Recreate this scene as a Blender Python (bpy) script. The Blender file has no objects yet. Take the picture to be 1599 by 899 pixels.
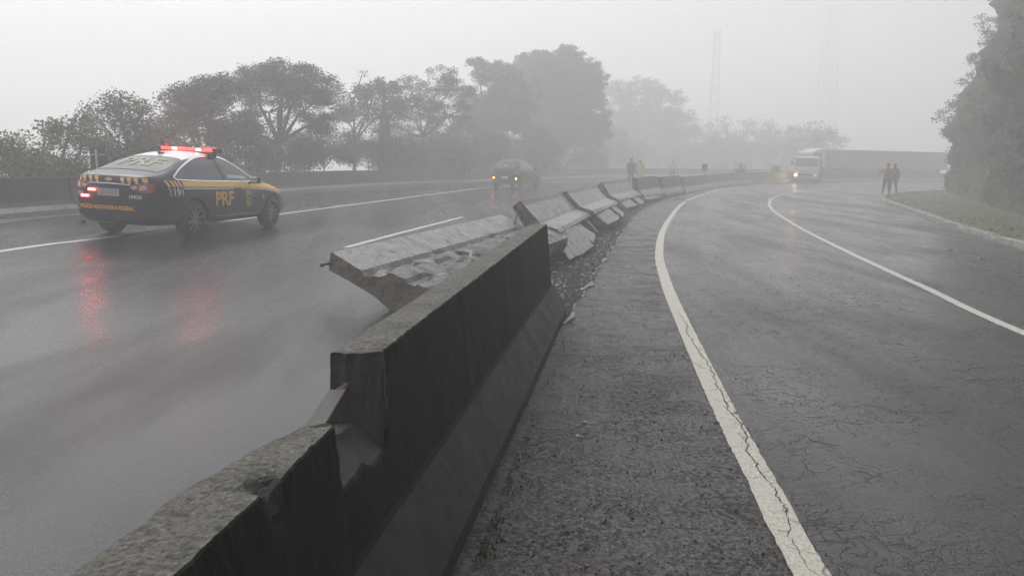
import bpy, bmesh, math, random
import numpy as np
from mathutils import Vector, Matrix, noise
from mathutils.bvhtree import BVHTree

random.seed(7)
RNG = np.random.default_rng(7)
R = math.radians
sc = bpy.context.scene
COL = sc.collection

# ------------------------------------------------------------------ camera
F_PX, Y_H, CAM_H = 1150.0, 235.0, 1.54
PITCH = math.atan((449.5 - Y_H) / F_PX)
cam = bpy.data.cameras.new('camera')
cam.sensor_width = 36.0
cam.lens = 36.0 * F_PX / 1599.0
cam.clip_start = 0.05
cam.clip_end = 2000
co = bpy.data.objects.new('camera', cam)
co.location = (0, 0, CAM_H)
co.rotation_euler = (math.pi / 2 - PITCH, 0, 0)
COL.objects.link(co)
sc.camera = co


# ------------------------------------------------------------------ ground shape (superelevated bend)
def G(x, y):
    cr = -.02 * x - .037 * .5 * (x - math.sqrt(x * x + 1.0)) - .0185
    t = y - 20
    lo = -.02 * y + .015 * .5 * (t + math.sqrt(t * t + 16)) - .015 * .5 * (-20 + math.sqrt(416))
    return cr + lo


def gnormal(x, y):
    e = .2
    n = Vector((-(G(x + e, y) - G(x - e, y)) / (2 * e), -(G(x, y + e) - G(x, y - e)) / (2 * e), 1))
    return n.normalized()


def at(px, py, D):
    """point at forward distance D along the view direction measured in photograph pixels"""
    x = (px - 799.5) / F_PX
    z = -(py - 449.5) / F_PX
    c, s = math.cos(PITCH), math.sin(PITCH)
    d = Vector((x, c + z * s, -s + z * c))
    return d * (D / d.y) + Vector((0, 0, CAM_H))


def gp(px, py):
    d = at(px, py, 1.0) - Vector((0, 0, CAM_H))
    lo, hi = .3, 400
    for _ in range(50):
        m = .5 * (lo + hi)
        if CAM_H + d.z * m > G(d.x * m, d.y * m):
            lo = m
        else:
            hi = m
    return d * lo + Vector((0, 0, CAM_H))


# ------------------------------------------------------------------ object helpers
def tag(o, label=None, cat=None, group=None, kind=None):
    if label: o['label'] = label
    if cat: o['category'] = cat
    if group: o['group'] = group
    if kind: o['kind'] = kind
    return o


def empty(name, loc=(0, 0, 0), label=None, cat=None, group=None):
    o = bpy.data.objects.new(name, None)
    o.empty_display_size = .2
    COL.objects.link(o)
    o.location = loc
    return tag(o, label, cat, group)


class MB:
    def __init__(self):
        self.v, self.f, self.m = [], [], []

    def add(self, verts, faces, mi=0):
        b = len(self.v)
        self.v += [tuple(p) for p in verts]
        self.f += [tuple(b + i for i in f) for f in faces]
        self.m += [mi] * len(faces)

    def box(self, lo, hi, mi=0, M=None):
        x0, y0, z0 = lo
        x1, y1, z1 = hi
        V = [Vector(p) for p in ((x0, y0, z0), (x1, y0, z0), (x1, y1, z0), (x0, y1, z0), (x0, y0, z1), (x1, y0, z1), (x1, y1, z1), (x0, y1, z1))]
        if M: V = [M @ p for p in V]
        self.add(V, [(0, 3, 2, 1), (4, 5, 6, 7), (0, 1, 5, 4), (1, 2, 6, 5), (2, 3, 7, 6), (3, 0, 4, 7)], mi)

    def tube(self, pts, rads, n=8, mi=0, caps=True):
        pts = [Vector(p) for p in pts]
        if not hasattr(rads, '__len__'): rads = [rads] * len(pts)
        rings = []
        prev = None
        for i, p in enumerate(pts):
            d = (pts[min(i + 1, len(pts) - 1)] - pts[max(i - 1, 0)])
            d = d.normalized() if d.length > 1e-9 else Vector((0, 0, 1))
            a = Vector((0, 0, 1)) if abs(d.z) < .9 else Vector((1, 0, 0))
            u = d.cross(a).normalized()
            if prev is not None:
                u2 = (prev - d * prev.dot(d))
                if u2.length > 1e-6: u = u2.normalized()
            prev = u
            w = d.cross(u)
            rings.append([p + (u * math.cos(2 * math.pi * k / n) + w * math.sin(2 * math.pi * k / n)) * rads[i] for k in range(n)])
        V = [q for r in rings for q in r]
        Fc = []
        for i in range(len(rings) - 1):
            for k in range(n):
                k2 = (k + 1) % n
                Fc.append((i * n + k, i * n + k2, (i + 1) * n + k2, (i + 1) * n + k))
        if caps:
            Fc.append(tuple(range(n - 1, -1, -1)))
            Fc.append(tuple((len(rings) - 1) * n + k for k in range(n)))
        self.add(V, Fc, mi)

    def lathe_y(self, prof, n=32, mi=0):
        """profile [(y, r)] turned about the local Y axis"""
        V, Fc = [], []
        for (y, r) in prof:
            for k in range(n):
                a = 2 * math.pi * k / n
                V.append((r * math.cos(a), y, r * math.sin(a)))
        for i in range(len(prof) - 1):
            for k in range(n):
                k2 = (k + 1) % n
                Fc.append((i * n + k, i * n + k2, (i + 1) * n + k2, (i + 1) * n + k))
        self.add(V, Fc, mi)

    def build(self, name, mats, parent=None, smooth=False, sub=0, bevel=0):
        me = bpy.data.meshes.new(name)
        me.from_pydata(self.v, [], self.f)
        if not isinstance(mats, (list, tuple)): mats = [mats]
        for m in mats: me.materials.append(m)
        me.polygons.foreach_set('material_index', self.m)
        if smooth: me.polygons.foreach_set('use_smooth', [True] * len(self.f))
        bm = bmesh.new(); bm.from_mesh(me)
        bmesh.ops.recalc_face_normals(bm, faces=bm.faces)
        bm.to_mesh(me); bm.free()
        me.update()
        o = bpy.data.objects.new(name, me)
        COL.objects.link(o)
        if bevel:
            b = o.modifiers.new('bevel', 'BEVEL'); b.width = bevel; b.segments = 2; b.limit_method = 'ANGLE'
        if sub:
            s = o.modifiers.new('subdivision', 'SUBSURF'); s.levels = sub; s.render_levels = sub
        if parent: o.parent = parent
        return o


def apply_mods(o):
    bpy.context.view_layer.update()
    dg = bpy.context.evaluated_depsgraph_get()
    me = bpy.data.meshes.new_from_object(o.evaluated_get(dg))
    o.modifiers.clear()
    o.data = me
    return o


def place(o, x, y, heading, dz=0.0, tilt=True):
    """heading: (hx, hy) the way local +X points; local Z follows the ground"""
    up = gnormal(x, y) if tilt else Vector((0, 0, 1))
    h = Vector((heading[0], heading[1], 0)).normalized()
    left = up.cross(h).normalized()
    fw = left.cross(up).normalized()
    M = Matrix((fw, left, up)).transposed().to_4x4()
    M.translation = Vector((x, y, G(x, y) + dz))
    o.matrix_world = M
    return o


# ------------------------------------------------------------------ materials
def newmat(name):
    m = bpy.data.materials.new(name)
    m.use_nodes = True
    nt = m.node_tree
    return m, nt, nt.nodes['Principled BSDF']


def N(nt, typ, **kw):
    n = nt.nodes.new(typ)
    for k, v in kw.items():
        if k in n.inputs: n.inputs[k].default_value = v
        else: setattr(n, k, v)
    return n


def ramp(nt, src, stops):
    r = nt.nodes.new('ShaderNodeValToRGB')
    el = r.color_ramp.elements
    while len(el) < len(stops): el.new(.5)
    for e, (p, c) in zip(el, stops):
        e.position = p
        e.color = (c, c, c, 1) if not hasattr(c, '__len__') else (*c, 1)
    nt.links.new(src, r.inputs['Fac'])
    return r.outputs['Color']


def mapping(nt, scale=(1, 1, 1), rot=(0, 0, 0), kind='Object'):
    t = nt.nodes.new('ShaderNodeTexCoord')
    mp = nt.nodes.new('ShaderNodeMapping')
    mp.inputs['Scale'].default_value = scale
    mp.inputs['Rotation'].default_value = rot
    nt.links.new(t.outputs[kind], mp.inputs['Vector'])
    return mp.outputs['Vector']


def noise_tex(nt, vec, scale, detail=4, rough=.55, dist=0):
    n = N(nt, 'ShaderNodeTexNoise', Scale=scale, Detail=detail, Roughness=rough, Distortion=dist)
    nt.links.new(vec, n.inputs['Vector'])
    return n.outputs['Fac']


def mix(nt, fac, a, b):
    m = nt.nodes.new('ShaderNodeMix'); m.data_type = 'RGBA'
    for s, v in ((m.inputs[0], fac), (m.inputs[6], a), (m.inputs[7], b)):
        if hasattr(v, 'links'): nt.links.new(v, s)
        elif hasattr(v, '__len__'): s.default_value = (*v, 1)
        else: s.default_value = v
    return m.outputs[2]


def math_(nt, op, a, b=0.0, clamp=False):
    m = nt.nodes.new('ShaderNodeMath'); m.operation = op; m.use_clamp = clamp
    for s, v in ((m.inputs[0], a), (m.inputs[1], b)):
        if hasattr(v, 'links'): nt.links.new(v, s)
        else: s.default_value = v
    return m.outputs[0]


def bump(nt, bs, height, strength=.5, dist=.01):
    b = N(nt, 'ShaderNodeBump', Strength=strength, Distance=dist)
    nt.links.new(height, b.inputs['Height'])
    nt.links.new(b.outputs['Normal'], bs.inputs['Normal'])
    return b


def plain(name, col, rough=.5, metal=0.0, spec=.5, emit=None, es=0.0, coat=0.0, var=0.0, vscale=8.0):
    m, nt, b = newmat(name)
    b.inputs['Base Color'].default_value = (*col, 1)
    b.inputs['Roughness'].default_value = rough
    b.inputs['Metallic'].default_value = metal
    b.inputs['Specular IOR Level'].default_value = spec
    b.inputs['Coat Weight'].default_value = coat
    b.inputs['Coat Roughness'].default_value = .06
    if emit:
        b.inputs['Emission Color'].default_value = (*emit, 1)
        b.inputs['Emission Strength'].default_value = es
    if var:
        v = mapping(nt)
        f = noise_tex(nt, v, vscale, 5)
        c = ramp(nt, f, [(.3, tuple(x * (1 - var) for x in col)), (.7, tuple(min(1, x * (1 + var)) for x in col))])
        nt.links.new(c, b.inputs['Base Color'])
    return m


def wet_asphalt():
    m, nt, b = newmat('wet_asphalt')
    v = mapping(nt)
    vs = mapping(nt, (1.1, .22, 1), (0, 0, R(14)))
    big = noise_tex(nt, vs, .55, 4, .6)
    mid = noise_tex(nt, mapping(nt, (1, .35, 1), (0, 0, R(12))), 6, 4, .6)
    fine = noise_tex(nt, v, 95, 3, .7)
    vor = N(nt, 'ShaderNodeTexVoronoi', Scale=110.0); nt.links.new(v, vor.inputs['Vector'])
    film = ramp(nt, big, [(.36, 0.0), (.58, 1.0)])
    rr = math_(nt, 'SUBTRACT', .29, math_(nt, 'MULTIPLY', film, .19))
    nt.links.new(math_(nt, 'ADD', .22, math_(nt, 'MULTIPLY', film, .42)), b.inputs['Specular IOR Level'])
    r2 = math_(nt, 'ADD', rr, math_(nt, 'MULTIPLY', math_(nt, 'SUBTRACT', mid, .5), .12))
    nt.links.new(r2, b.inputs['Roughness'])
    gr = noise_tex(nt, v, 70, 3, .65)
    col = mix(nt, ramp(nt, gr, [(.36, 0.0), (.62, 1.0)]), (.006, .006, .007), (.032, .032, .0345))
    col = mix(nt, ramp(nt, noise_tex(nt, v, 120, 2, .5), [(.66, 0.0), (.74, .7)]), col, (.10, .10, .10))
    nt.links.new(col, b.inputs['Base Color'])
    f50 = noise_tex(nt, v, 38, 4, .75)
    h = math_(nt, 'ADD', math_(nt, 'MULTIPLY', vor.outputs['Distance'], .7), math_(nt, 'ADD', math_(nt, 'MULTIPLY', f50, 1.3), math_(nt, 'MULTIPLY', mid, .9)))
    h = math_(nt, 'MULTIPLY', h, math_(nt, 'SUBTRACT', 1.0, math_(nt, 'MULTIPLY', film, .72)))
    bump(nt, b, h, .62, .006)
    b.inputs['IOR'].default_value = 1.41
    return m


def cracked_asphalt():
    m, nt, b = newmat('cracked_asphalt')
    v = mapping(nt)
    fine = noise_tex(nt, v, 130, 3, .75)
    big = noise_tex(nt, mapping(nt, (1.2, .25, 1), (0, 0, R(-18))), .6, 4, .6)
    # crack network, stretched across the lane
    warp = N(nt, 'ShaderNodeTexNoise', Scale=1.6, Detail=5.0); nt.links.new(v, warp.inputs['Vector'])
    vm = nt.nodes.new('ShaderNodeVectorMath'); vm.operation = 'MULTIPLY_ADD'
    nt.links.new(warp.outputs['Color'], vm.inputs[0]); vm.inputs[1].default_value = (.55, .55, 0)
    nt.links.new(v, vm.inputs[2])
    w2 = N(nt, 'ShaderNodeTexNoise', Scale=14.0, Detail=4.0); nt.links.new(v, w2.inputs['Vector'])
    vm2 = nt.nodes.new('ShaderNodeVectorMath'); vm2.operation = 'MULTIPLY_ADD'
    nt.links.new(w2.outputs['Color'], vm2.inputs[0]); vm2.inputs[1].default_value = (.10, .10, 0); nt.links.new(vm.outputs[0], vm2.inputs[2])
    vm = vm2
    cracks = []
    for sc_, st, w in ((2.6, (1, 2.1, 1), .015), (7.5, (1, 2.2, 1), .036)):
        mp = N(nt, 'ShaderNodeMapping'); mp.inputs['Scale'].default_value = st; mp.inputs['Rotation'].default_value = (0, 0, R(8))
        nt.links.new(vm.outputs[0], mp.inputs['Vector'])
        vo = N(nt, 'ShaderNodeTexVoronoi', feature='DISTANCE_TO_EDGE', Scale=sc_)
        nt.links.new(mp.outputs[0], vo.inputs['Vector'])
        cracks.append(ramp(nt, vo.outputs['Distance'], [(0, .95), (w * .4, .6), (w, 0.0)]))
    area = noise_tex(nt, v, .42, 3)
    gate = ramp(nt, area, [(.36, 0.0), (.48, 1.0)])
    gate2 = ramp(nt, noise_tex(nt, v, 1.7, 3), [(.40, 0.0), (.54, 1.0)])
    ck = math_(nt, 'MAXIMUM', math_(nt, 'MULTIPLY', cracks[0], gate2), math_(nt, 'MULTIPLY', cracks[1], gate))
    gr = noise_tex(nt, v, 75, 4, .7)
    base = mix(nt, ramp(nt, gr, [(.38, 0.0), (.60, 1.0)]), (.010, .0095, .009), (.062, .060, .056))
    pale = ramp(nt, noise_tex(nt, v, 105, 2, .5), [(.64, 0.0), (.70, .75)])
    base = mix(nt, pale, base, (.15, .12, .11))
    col = mix(nt, ck, base, (.007, .007, .007))
    nt.links.new(col, b.inputs['Base Color'])
    film = ramp(nt, big, [(.38, 0.0), (.60, 1.0)])
    rr = math_(nt, 'SUBTRACT', .44, math_(nt, 'MULTIPLY', film, .30))
    nt.links.new(math_(nt, 'ADD', rr, math_(nt, 'MULTIPLY', ck, .4), True), b.inputs['Roughness'])
    h = math_(nt, 'SUBTRACT', math_(nt, 'MULTIPLY', gr, 1.4), math_(nt, 'MULTIPLY', ck, 1.6))
    h = math_(nt, 'MULTIPLY', h, math_(nt, 'SUBTRACT', 1.0, math_(nt, 'MULTIPLY', film, .6)))
    bump(nt, b, h, .7, .008)
    b.inputs['IOR'].default_value = 1.5
    return m


def shoulder_mat():
    m, nt, b = newmat('gritty_shoulder')
    v = mapping(nt)
    fine = noise_tex(nt, v, 90, 4, .75)
    grit = ramp(nt, noise_tex(nt, v, 34, 5, .75), [(.50, 0.0), (.60, 1.0)])
    wet = ramp(nt, noise_tex(nt, mapping(nt, (.8, 1.5, 1)), 2.0, 4, .6), [(.42, 0.0), (.58, 1.0)])
    gm = math_(nt, 'MULTIPLY', grit, math_(nt, 'SUBTRACT', 1.0, math_(nt, 'MULTIPLY', wet, .8)))
    base = mix(nt, ramp(nt, noise_tex(nt, v, 60, 4, .7), [(.36, 0.0), (.62, 1.0)]), (.012, .0115, .011), (.098, .093, .087))
    brown = ramp(nt, noise_tex(nt, v, 1.1, 3), [(.50, 0.0), (.66, .5)])
    base = mix(nt, brown, base, (.030, .023, .017))
    moss = ramp(nt, noise_tex(nt, v, 1.5, 5, .7), [(.62, 0.0), (.70, .6)])
    base = mix(nt, moss, base, (.028, .030, .013))
    nt.links.new(mix(nt, gm, base, (.008, .0075, .007)), b.inputs['Base Color'])
    rr = math_(nt, 'SUBTRACT', .55, math_(nt, 'MULTIPLY', wet, .38))
    nt.links.new(rr, b.inputs['Roughness'])
    h = math_(nt, 'ADD', math_(nt, 'MULTIPLY', fine, .7), math_(nt, 'MULTIPLY', gm, 1.2))
    bump(nt, b, h, .85, .012)
    b.inputs['IOR'].default_value = 1.45
    return m


def paint_mat(name, col, wear=.5, crack=True):
    m, nt, b = newmat(name)
    v = mapping(nt)
    fine = noise_tex(nt, v, 110, 3, .7)
    w = ramp(nt, noise_tex(nt, v, 60, 6, .8), [(wear + .08, 0.0), (wear + .20, 1.0)])
    base = mix(nt, ramp(nt, noise_tex(nt, v, 70, 4, .7), [(.35, 0.0), (.6, 1.0)]), tuple(c * .62 for c in col), tuple(c * 1.08 for c in col))
    base = mix(nt, w, base, (.16, .15, .13))
    if crack:
        warp = N(nt, 'ShaderNodeTexNoise', Scale=3.0, Detail=6.0); nt.links.new(v, warp.inputs['Vector'])
        vm = nt.nodes.new('ShaderNodeVectorMath'); vm.operation = 'MULTIPLY_ADD'
        nt.links.new(warp.outputs['Color'], vm.inputs[0]); vm.inputs[1].default_value = (.4, .4, 0); nt.links.new(v, vm.inputs[2])
        vo = N(nt, 'ShaderNodeTexVoronoi', feature='DISTANCE_TO_EDGE', Scale=2.3); nt.links.new(vm.outputs[0], vo.inputs['Vector'])
        ck = ramp(nt, vo.outputs['Distance'], [(0, .8), (.006, .5), (.012, 0.0)])
        ck = math_(nt, 'MULTIPLY', ck, ramp(nt, noise_tex(nt, v, .9, 3), [(.36, 0.0), (.52, 1.0)]))
        base = mix(nt, ck, base, (.015, .014, .013))
    nt.links.new(base, b.inputs['Base Color'])
    b.inputs['Roughness'].default_value = .5
    bump(nt, b, fine, .8, .008)
    return m


def concrete(name, lo, hi, stain=0.0, rough=(.35, .6), scale=14, stain_col=(.012, .012, .010), speck=True, streak=False, st_lo=.48, spec=.5, coarse=False):
    m, nt, b = newmat(name)
    v = mapping(nt)
    f1 = noise_tex(nt, v, scale, 6, .65)
    f2 = noise_tex(nt, v, scale * 9, 4, .75)
    f3 = noise_tex(nt, mapping(nt, (1, 1, .12)) if streak else v, 4.5, 5, .7)
    base = mix(nt, ramp(nt, f1, [(.3, 0.0), (.7, 1.0)]), lo, hi)
    if speck:
        base = mix(nt, ramp(nt, f2, [(.36, .75), (.50, 0.0)]), base, tuple(c * .35 for c in lo))
        base = mix(nt, ramp(nt, f2, [(.62, 0.0), (.70, .55)]), base, tuple(min(1, c * 1.7) for c in hi))
    if stain:
        base = mix(nt, math_(nt, 'MULTIPLY', ramp(nt, f3, [(st_lo, 0.0), (st_lo + .16, 1.0)]), stain), base, stain_col)
    nt.links.new(base, b.inputs['Base Color'])
    nt.links.new(ramp(nt, f3, [(.35, rough[0]), (.65, rough[1])]), b.inputs['Roughness'])
    b.inputs['Specular IOR Level'].default_value = spec
    if coarse:
        f3b = noise_tex(nt, v, 62, 3, .6)
        c2 = mix(nt, ramp(nt, f3b, [(.36, .85), (.50, 0.0)]), base, tuple(c * .22 for c in lo))
        c2 = mix(nt, ramp(nt, f3b, [(.58, 0.0), (.68, .5)]), c2, tuple(min(1, c * 1.8) for c in hi))
        nt.links.new(c2, b.inputs['Base Color'])
        bump(nt, b, math_(nt, 'ADD', math_(nt, 'MULTIPLY', f3b, 1.6), math_(nt, 'ADD', f2, f1)), 1.0, .012)
        return m
    bump(nt, b, math_(nt, 'ADD', f2, math_(nt, 'MULTIPLY', f1, .8)), .6, .006)
    return m


M = dict(
    asphalt=wet_asphalt(), cracked=cracked_asphalt(), shoulder=shoulder_mat(),
    line=paint_mat('worn_line_paint', (.47, .45, .39), .50), line2=paint_mat('line_paint', (.50, .49, .455), .60, False),
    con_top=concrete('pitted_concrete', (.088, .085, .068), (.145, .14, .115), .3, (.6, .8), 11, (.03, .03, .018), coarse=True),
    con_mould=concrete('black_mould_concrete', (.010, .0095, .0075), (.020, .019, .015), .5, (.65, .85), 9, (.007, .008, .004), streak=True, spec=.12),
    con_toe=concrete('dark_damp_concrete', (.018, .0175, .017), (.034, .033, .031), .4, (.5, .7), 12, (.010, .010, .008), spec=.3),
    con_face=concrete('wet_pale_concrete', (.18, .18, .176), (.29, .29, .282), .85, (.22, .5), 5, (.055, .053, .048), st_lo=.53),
    con_slab=concrete('scratched_slab_concrete', (.15, .15, .146), (.26, .26, .252), .9, (.25, .5), 6, (.035, .034, .03), st_lo=.47),
    con_rim=concrete('mossy_concrete', (.10, .10, .075), (.20, .20, .16), .6, (.4, .6), 12, (.05, .055, .025)),
    con_raw=concrete('raw_concrete', (.12, .10, .078), (.24, .20, .155), .8, (.4, .65), 5, (.028, .024, .018), st_lo=.44),
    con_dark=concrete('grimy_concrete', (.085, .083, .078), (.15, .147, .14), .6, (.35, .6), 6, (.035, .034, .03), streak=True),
    con_wall=concrete('soot_black_concrete', (.030, .028, .026), (.055, .052, .048), .5, (.5, .7), 5, (.018, .017, .015), streak=True),
    con_base=concrete('pale_wall_foot', (.20, .195, .185), (.30, .29, .28), .4, (.3, .5), 5, (.08, .07, .055)),
    kerb=concrete('kerb_concrete', (.13, .125, .115), (.30, .29, .27), .7, (.35, .6), 4, (.05, .045, .03)),
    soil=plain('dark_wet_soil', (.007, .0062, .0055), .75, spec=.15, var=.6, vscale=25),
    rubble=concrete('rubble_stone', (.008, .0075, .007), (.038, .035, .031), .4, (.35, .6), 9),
    rust=plain('rusty_steel', (.05, .019, .013), .7, var=.4, vscale=60),
    steel=plain('dark_steel', (.03, .028, .028), .45, metal=.4),
    sleeve=plain('grey_sleeve', (.036, .033, .031), .6, var=.25, vscale=30),
    grass=None,
)


def veg(name, a, b_, rough=.5, trans=.0):
    m, nt, b = newmat(name)
    oi = nt.nodes.new('ShaderNodeNewGeometry')
    col = mix(nt, oi.outputs['Random Per Island'], a, b_)
    f = noise_tex(nt, mapping(nt), .9, 3)
    col = mix(nt, ramp(nt, f, [(.35, 0.0), (.65, 1.0)]), col, tuple(x * .62 for x in a))
    nt.links.new(col, b.inputs['Base Color'])
    b.inputs['Roughness'].default_value = rough
    b.inputs['Specular IOR Level'].default_value = .35
    return m


M['leaf_dark'] = veg('dark_green_leaf', (.018, .036, .006), (.046, .074, .017))
M['leaf_mid'] = veg('mid_green_leaf', (.028, .052, .008), (.072, .106, .024))
M['leaf_pale'] = veg('pale_green_leaf', (.050, .082, .015), (.112, .148, .040))
M['grass'] = veg('verge_grass', (.040, .050, .010), (.105, .105, .032), .6)
M['weed'] = veg('weed_green', (.035, .05, .015), (.075, .09, .03))
M['bark'] = plain('bark', (.040, .034, .028), .8, var=.4, vscale=12)


def rock_mat():
    m, nt, b = newmat('rock_face')
    v = mapping(nt)
    vs = mapping(nt, (1, 1, .45), (R(24), R(8), R(20)))
    f = noise_tex(nt, vs, 1.1, 10, .72, .6)
    f2 = noise_tex(nt, vs, 4.5, 8, .75, .4)
    rock = mix(nt, ramp(nt, f, [(.36, 0.0), (.64, 1.0)]), (.005, .005, .0055), (.075, .076, .082))
    rock = mix(nt, ramp(nt, f2, [(.38, .85), (.52, 0.0)]), rock, (.005, .005, .005))
    rock = mix(nt, ramp(nt, f2, [(.54, 0.0), (.64, .8)]), rock, (.20, .20, .21))
    g = ramp(nt, noise_tex(nt, v, .6, 7, .7), [(.45, 0.0), (.53, 1.0)])
    rock = mix(nt, g, rock, mix(nt, noise_tex(nt, v, 11, 5, .75), (.006, .009, .003), (.062, .078, .020)))
    red = ramp(nt, noise_tex(nt, v, .34, 3), [(.60, 0.0), (.68, .8)])
    rock = mix(nt, red, rock, (.045, .022, .016))
    nt.links.new(rock, b.inputs['Base Color'])
    b.inputs['Roughness'].default_value = .6
    b.inputs['Specular IOR Level'].default_value = .25
    bump(nt, b, math_(nt, 'ADD', f, math_(nt, 'MULTIPLY', f2, .5)), 1.0, .35)
    return m


M['rock'] = rock_mat()
M['earth'] = plain('hill_earth', (.045, .042, .026), .8, var=.4, vscale=1.2)
M['verge'] = plain('verge_earth', (.052, .052, .016), .65, var=.45, vscale=3.0)


# ------------------------------------------------------------------ polylines
def catmull(P, step):
    P = [np.array(p, float) for p in P]
    P = [2 * P[0] - P[1]] + P + [2 * P[-1] - P[-2]]
    out = []
    for i in range(1, len(P) - 2):
        a, b, c, d = P[i - 1:i + 3]
        n = max(2, int(np.linalg.norm(c - b) / step))
        for k in range(n):
            t = k / n
            out.append(.5 * (2 * b + (c - a) * t + (2 * a - 5 * b + 4 * c - d) * t * t + (3 * b - a - 3 * c + d) * t ** 3))
    out.append(P[-2])
    return np.array(out)


def resample(P, n):
    d = np.r_[0, np.cumsum(np.linalg.norm(np.diff(P, axis=0), axis=1))]
    t = np.linspace(0, d[-1], n)
    return np.stack([np.interp(t, d, P[:, k]) for k in range(P.shape[1])], 1)


def offset(P, w):
    """shift a polyline to its right by w"""
    T = np.gradient(P, axis=0)
    T /= np.linalg.norm(T, axis=1)[:, None]
    return P + np.stack([T[:, 1], -T[:, 0]], 1) * w


BAR = catmull([(-.80, -6), (-.72, -1), (-.62, 1.1), (-.54, 2.4), (.29, 7.6), (1.0, 11.5), (2.0, 16.5), (3.75, 24.5), (5.4, 30), (7.1, 34.5), (8.75, 38.8),
               (10.7, 43.2), (14.4, 51), (20.2, 58.9), (28, 65.5), (40, 72), (60, 80)], .4)
WALL = catmull([(-11.9, -8), (-10.9, 5), (-10.02, 14.42), (-9.5, 19), (-8.4, 27.1), (-6.0, 36.6), (-1.2, 51), (4, 61.5), (11, 71), (21, 79.5), (34, 87), (56, 96)], .6)
EDGE_L = catmull([(.95, -6), (1.0, 0), (1.17, 2.61), (1.26, 3.42), (1.39, 4.6), (1.68, 6.82), (2.14, 10.09), (2.85, 14.14), (4.3, 20.5), (7.14, 30.8), (9.9, 38.4),
                  (13.2, 46), (18, 52.8), (24.5, 59.3), (33, 65), (60, 77)], .2)
EDGE_R = catmull([(3.6, -6), (4.1, 0), (5.14, 7.19), (5.72, 10.0), (6.55, 14.03), (7.95, 20.34), (9.55, 26.85), (11.0, 31.6), (13.2, 37.2), (16.6, 43.4), (20.6, 48.4), (26, 53.2)], .3)
KERB = catmull([(6.8, -6), (8.2, 4), (10.91, 15.57), (12.97, 21.88), (15.2, 28.41), (17.1, 34.0), (19.3, 38.6), (23.4, 43.9), (30.45, 50.4), (42, 57.2), (62, 66)], .4)
CLIFF = catmull([(9.6, -8), (11.2, 4), (13.6, 15), (16.3, 23.2), (20.0, 31.4), (26.3, 44.6), (34, 50.5), (46, 56.5), (64, 63)], .5)


def ribbon(name, A, B, n, m_, mat, dz=0.0, kind='structure'):
    A, B = resample(A, n), resample(B, n)
    mb = MB()
    V = []
    for i in range(n):
        for k in range(m_ + 1):
            p = A[i] * (1 - k / m_) + B[i] * (k / m_)
            V.append((p[0], p[1], G(p[0], p[1]) + dz))
    Fc = []
    for i in range(n - 1):
        for k in range(m_):
            a = i * (m_ + 1) + k
            Fc.append((a, a + 1, a + m_ + 2, a + m_ + 1))
    mb.add(V, Fc)
    o = mb.build(name, mat, smooth=True)
    if kind: o['kind'] = kind
    return o


ribbon('road', WALL, BAR, 220, 16, M['asphalt'])
ribbon('road_shoulder', BAR, EDGE_L, 220, 8, M['shoulder'])
ribbon('road', EDGE_L, offset(KERB, .12), 220, 14, M['cracked'])


def marking(P, w, mat, jitter=.004, name='lane_marking'):
    A = offset(P, -w / 2); B = offset(P, w / 2)
    n = len(P)
    for X in (A, B):
        X += RNG.normal(0, jitter, X.shape)
    mb = MB()
    V = []
    for i in range(n):
        for k in range(3):
            q = A[i] * (1 - k / 2) + B[i] * (k / 2)
            V.append((q[0], q[1], G(q[0], q[1]) + .004))
    mb.add(V, [(i * 3 + k, i * 3 + k + 1, i * 3 + k + 4, i * 3 + k + 3) for i in range(n - 1) for k in range(2)])
    o = mb.build(name, mat, smooth=True)
    o['kind'] = 'structure'
    return o


marking(resample(EDGE_L, 2600), .15, M['line'], .0026)
marking(resample(EDGE_R, 700), .13, M['line2'], .003)
marking(resample(catmull([(-7.6, 0), (-7.0, 9.9), (-6.72, 12.0), (-5.85, 18.6), (-4.55, 25.5), (-3.0, 32.85), (-1.3, 40.2), (2.3, 50), (7, 59), (14, 67)], .4), 500), .13, M['line2'])
marking(resample(catmull([(-2.86, 12.55), (-2.2, 16.6), (-1.41, 20.89)], .3), 60), .12, M['line2'])


def crack(P, w, dz):
    P = np.array(P); T = np.gradient(P, axis=0); T /= np.linalg.norm(T, axis=1)[:, None] + 1e-9
    n = len(P); V = []
    for i in range(n):
        ww = w * random.uniform(.35, 1.5) * min(1, 4 * min(i, n - 1 - i) / n + .15)
        for k in (-1, 1):
            q = (P[i, 0] + T[i, 1] * ww * k / 2, P[i, 1] - T[i, 0] * ww * k / 2)
            V.append((q[0], q[1], G(*q) + dz))
    CR.add(V, [(2 * i, 2 * i + 1, 2 * i + 3, 2 * i + 2) for i in range(n - 1)])


def walk(x, y, ang, L, step=.025, wob=.45):
    P = [(x, y)]; a = ang
    for _ in range(int(L / step)):
        a += random.gauss(0, wob) - .25 * (a - ang)
        x += math.cos(a) * step; y += math.sin(a) * step
        P.append((x, y))
    return P


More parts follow.
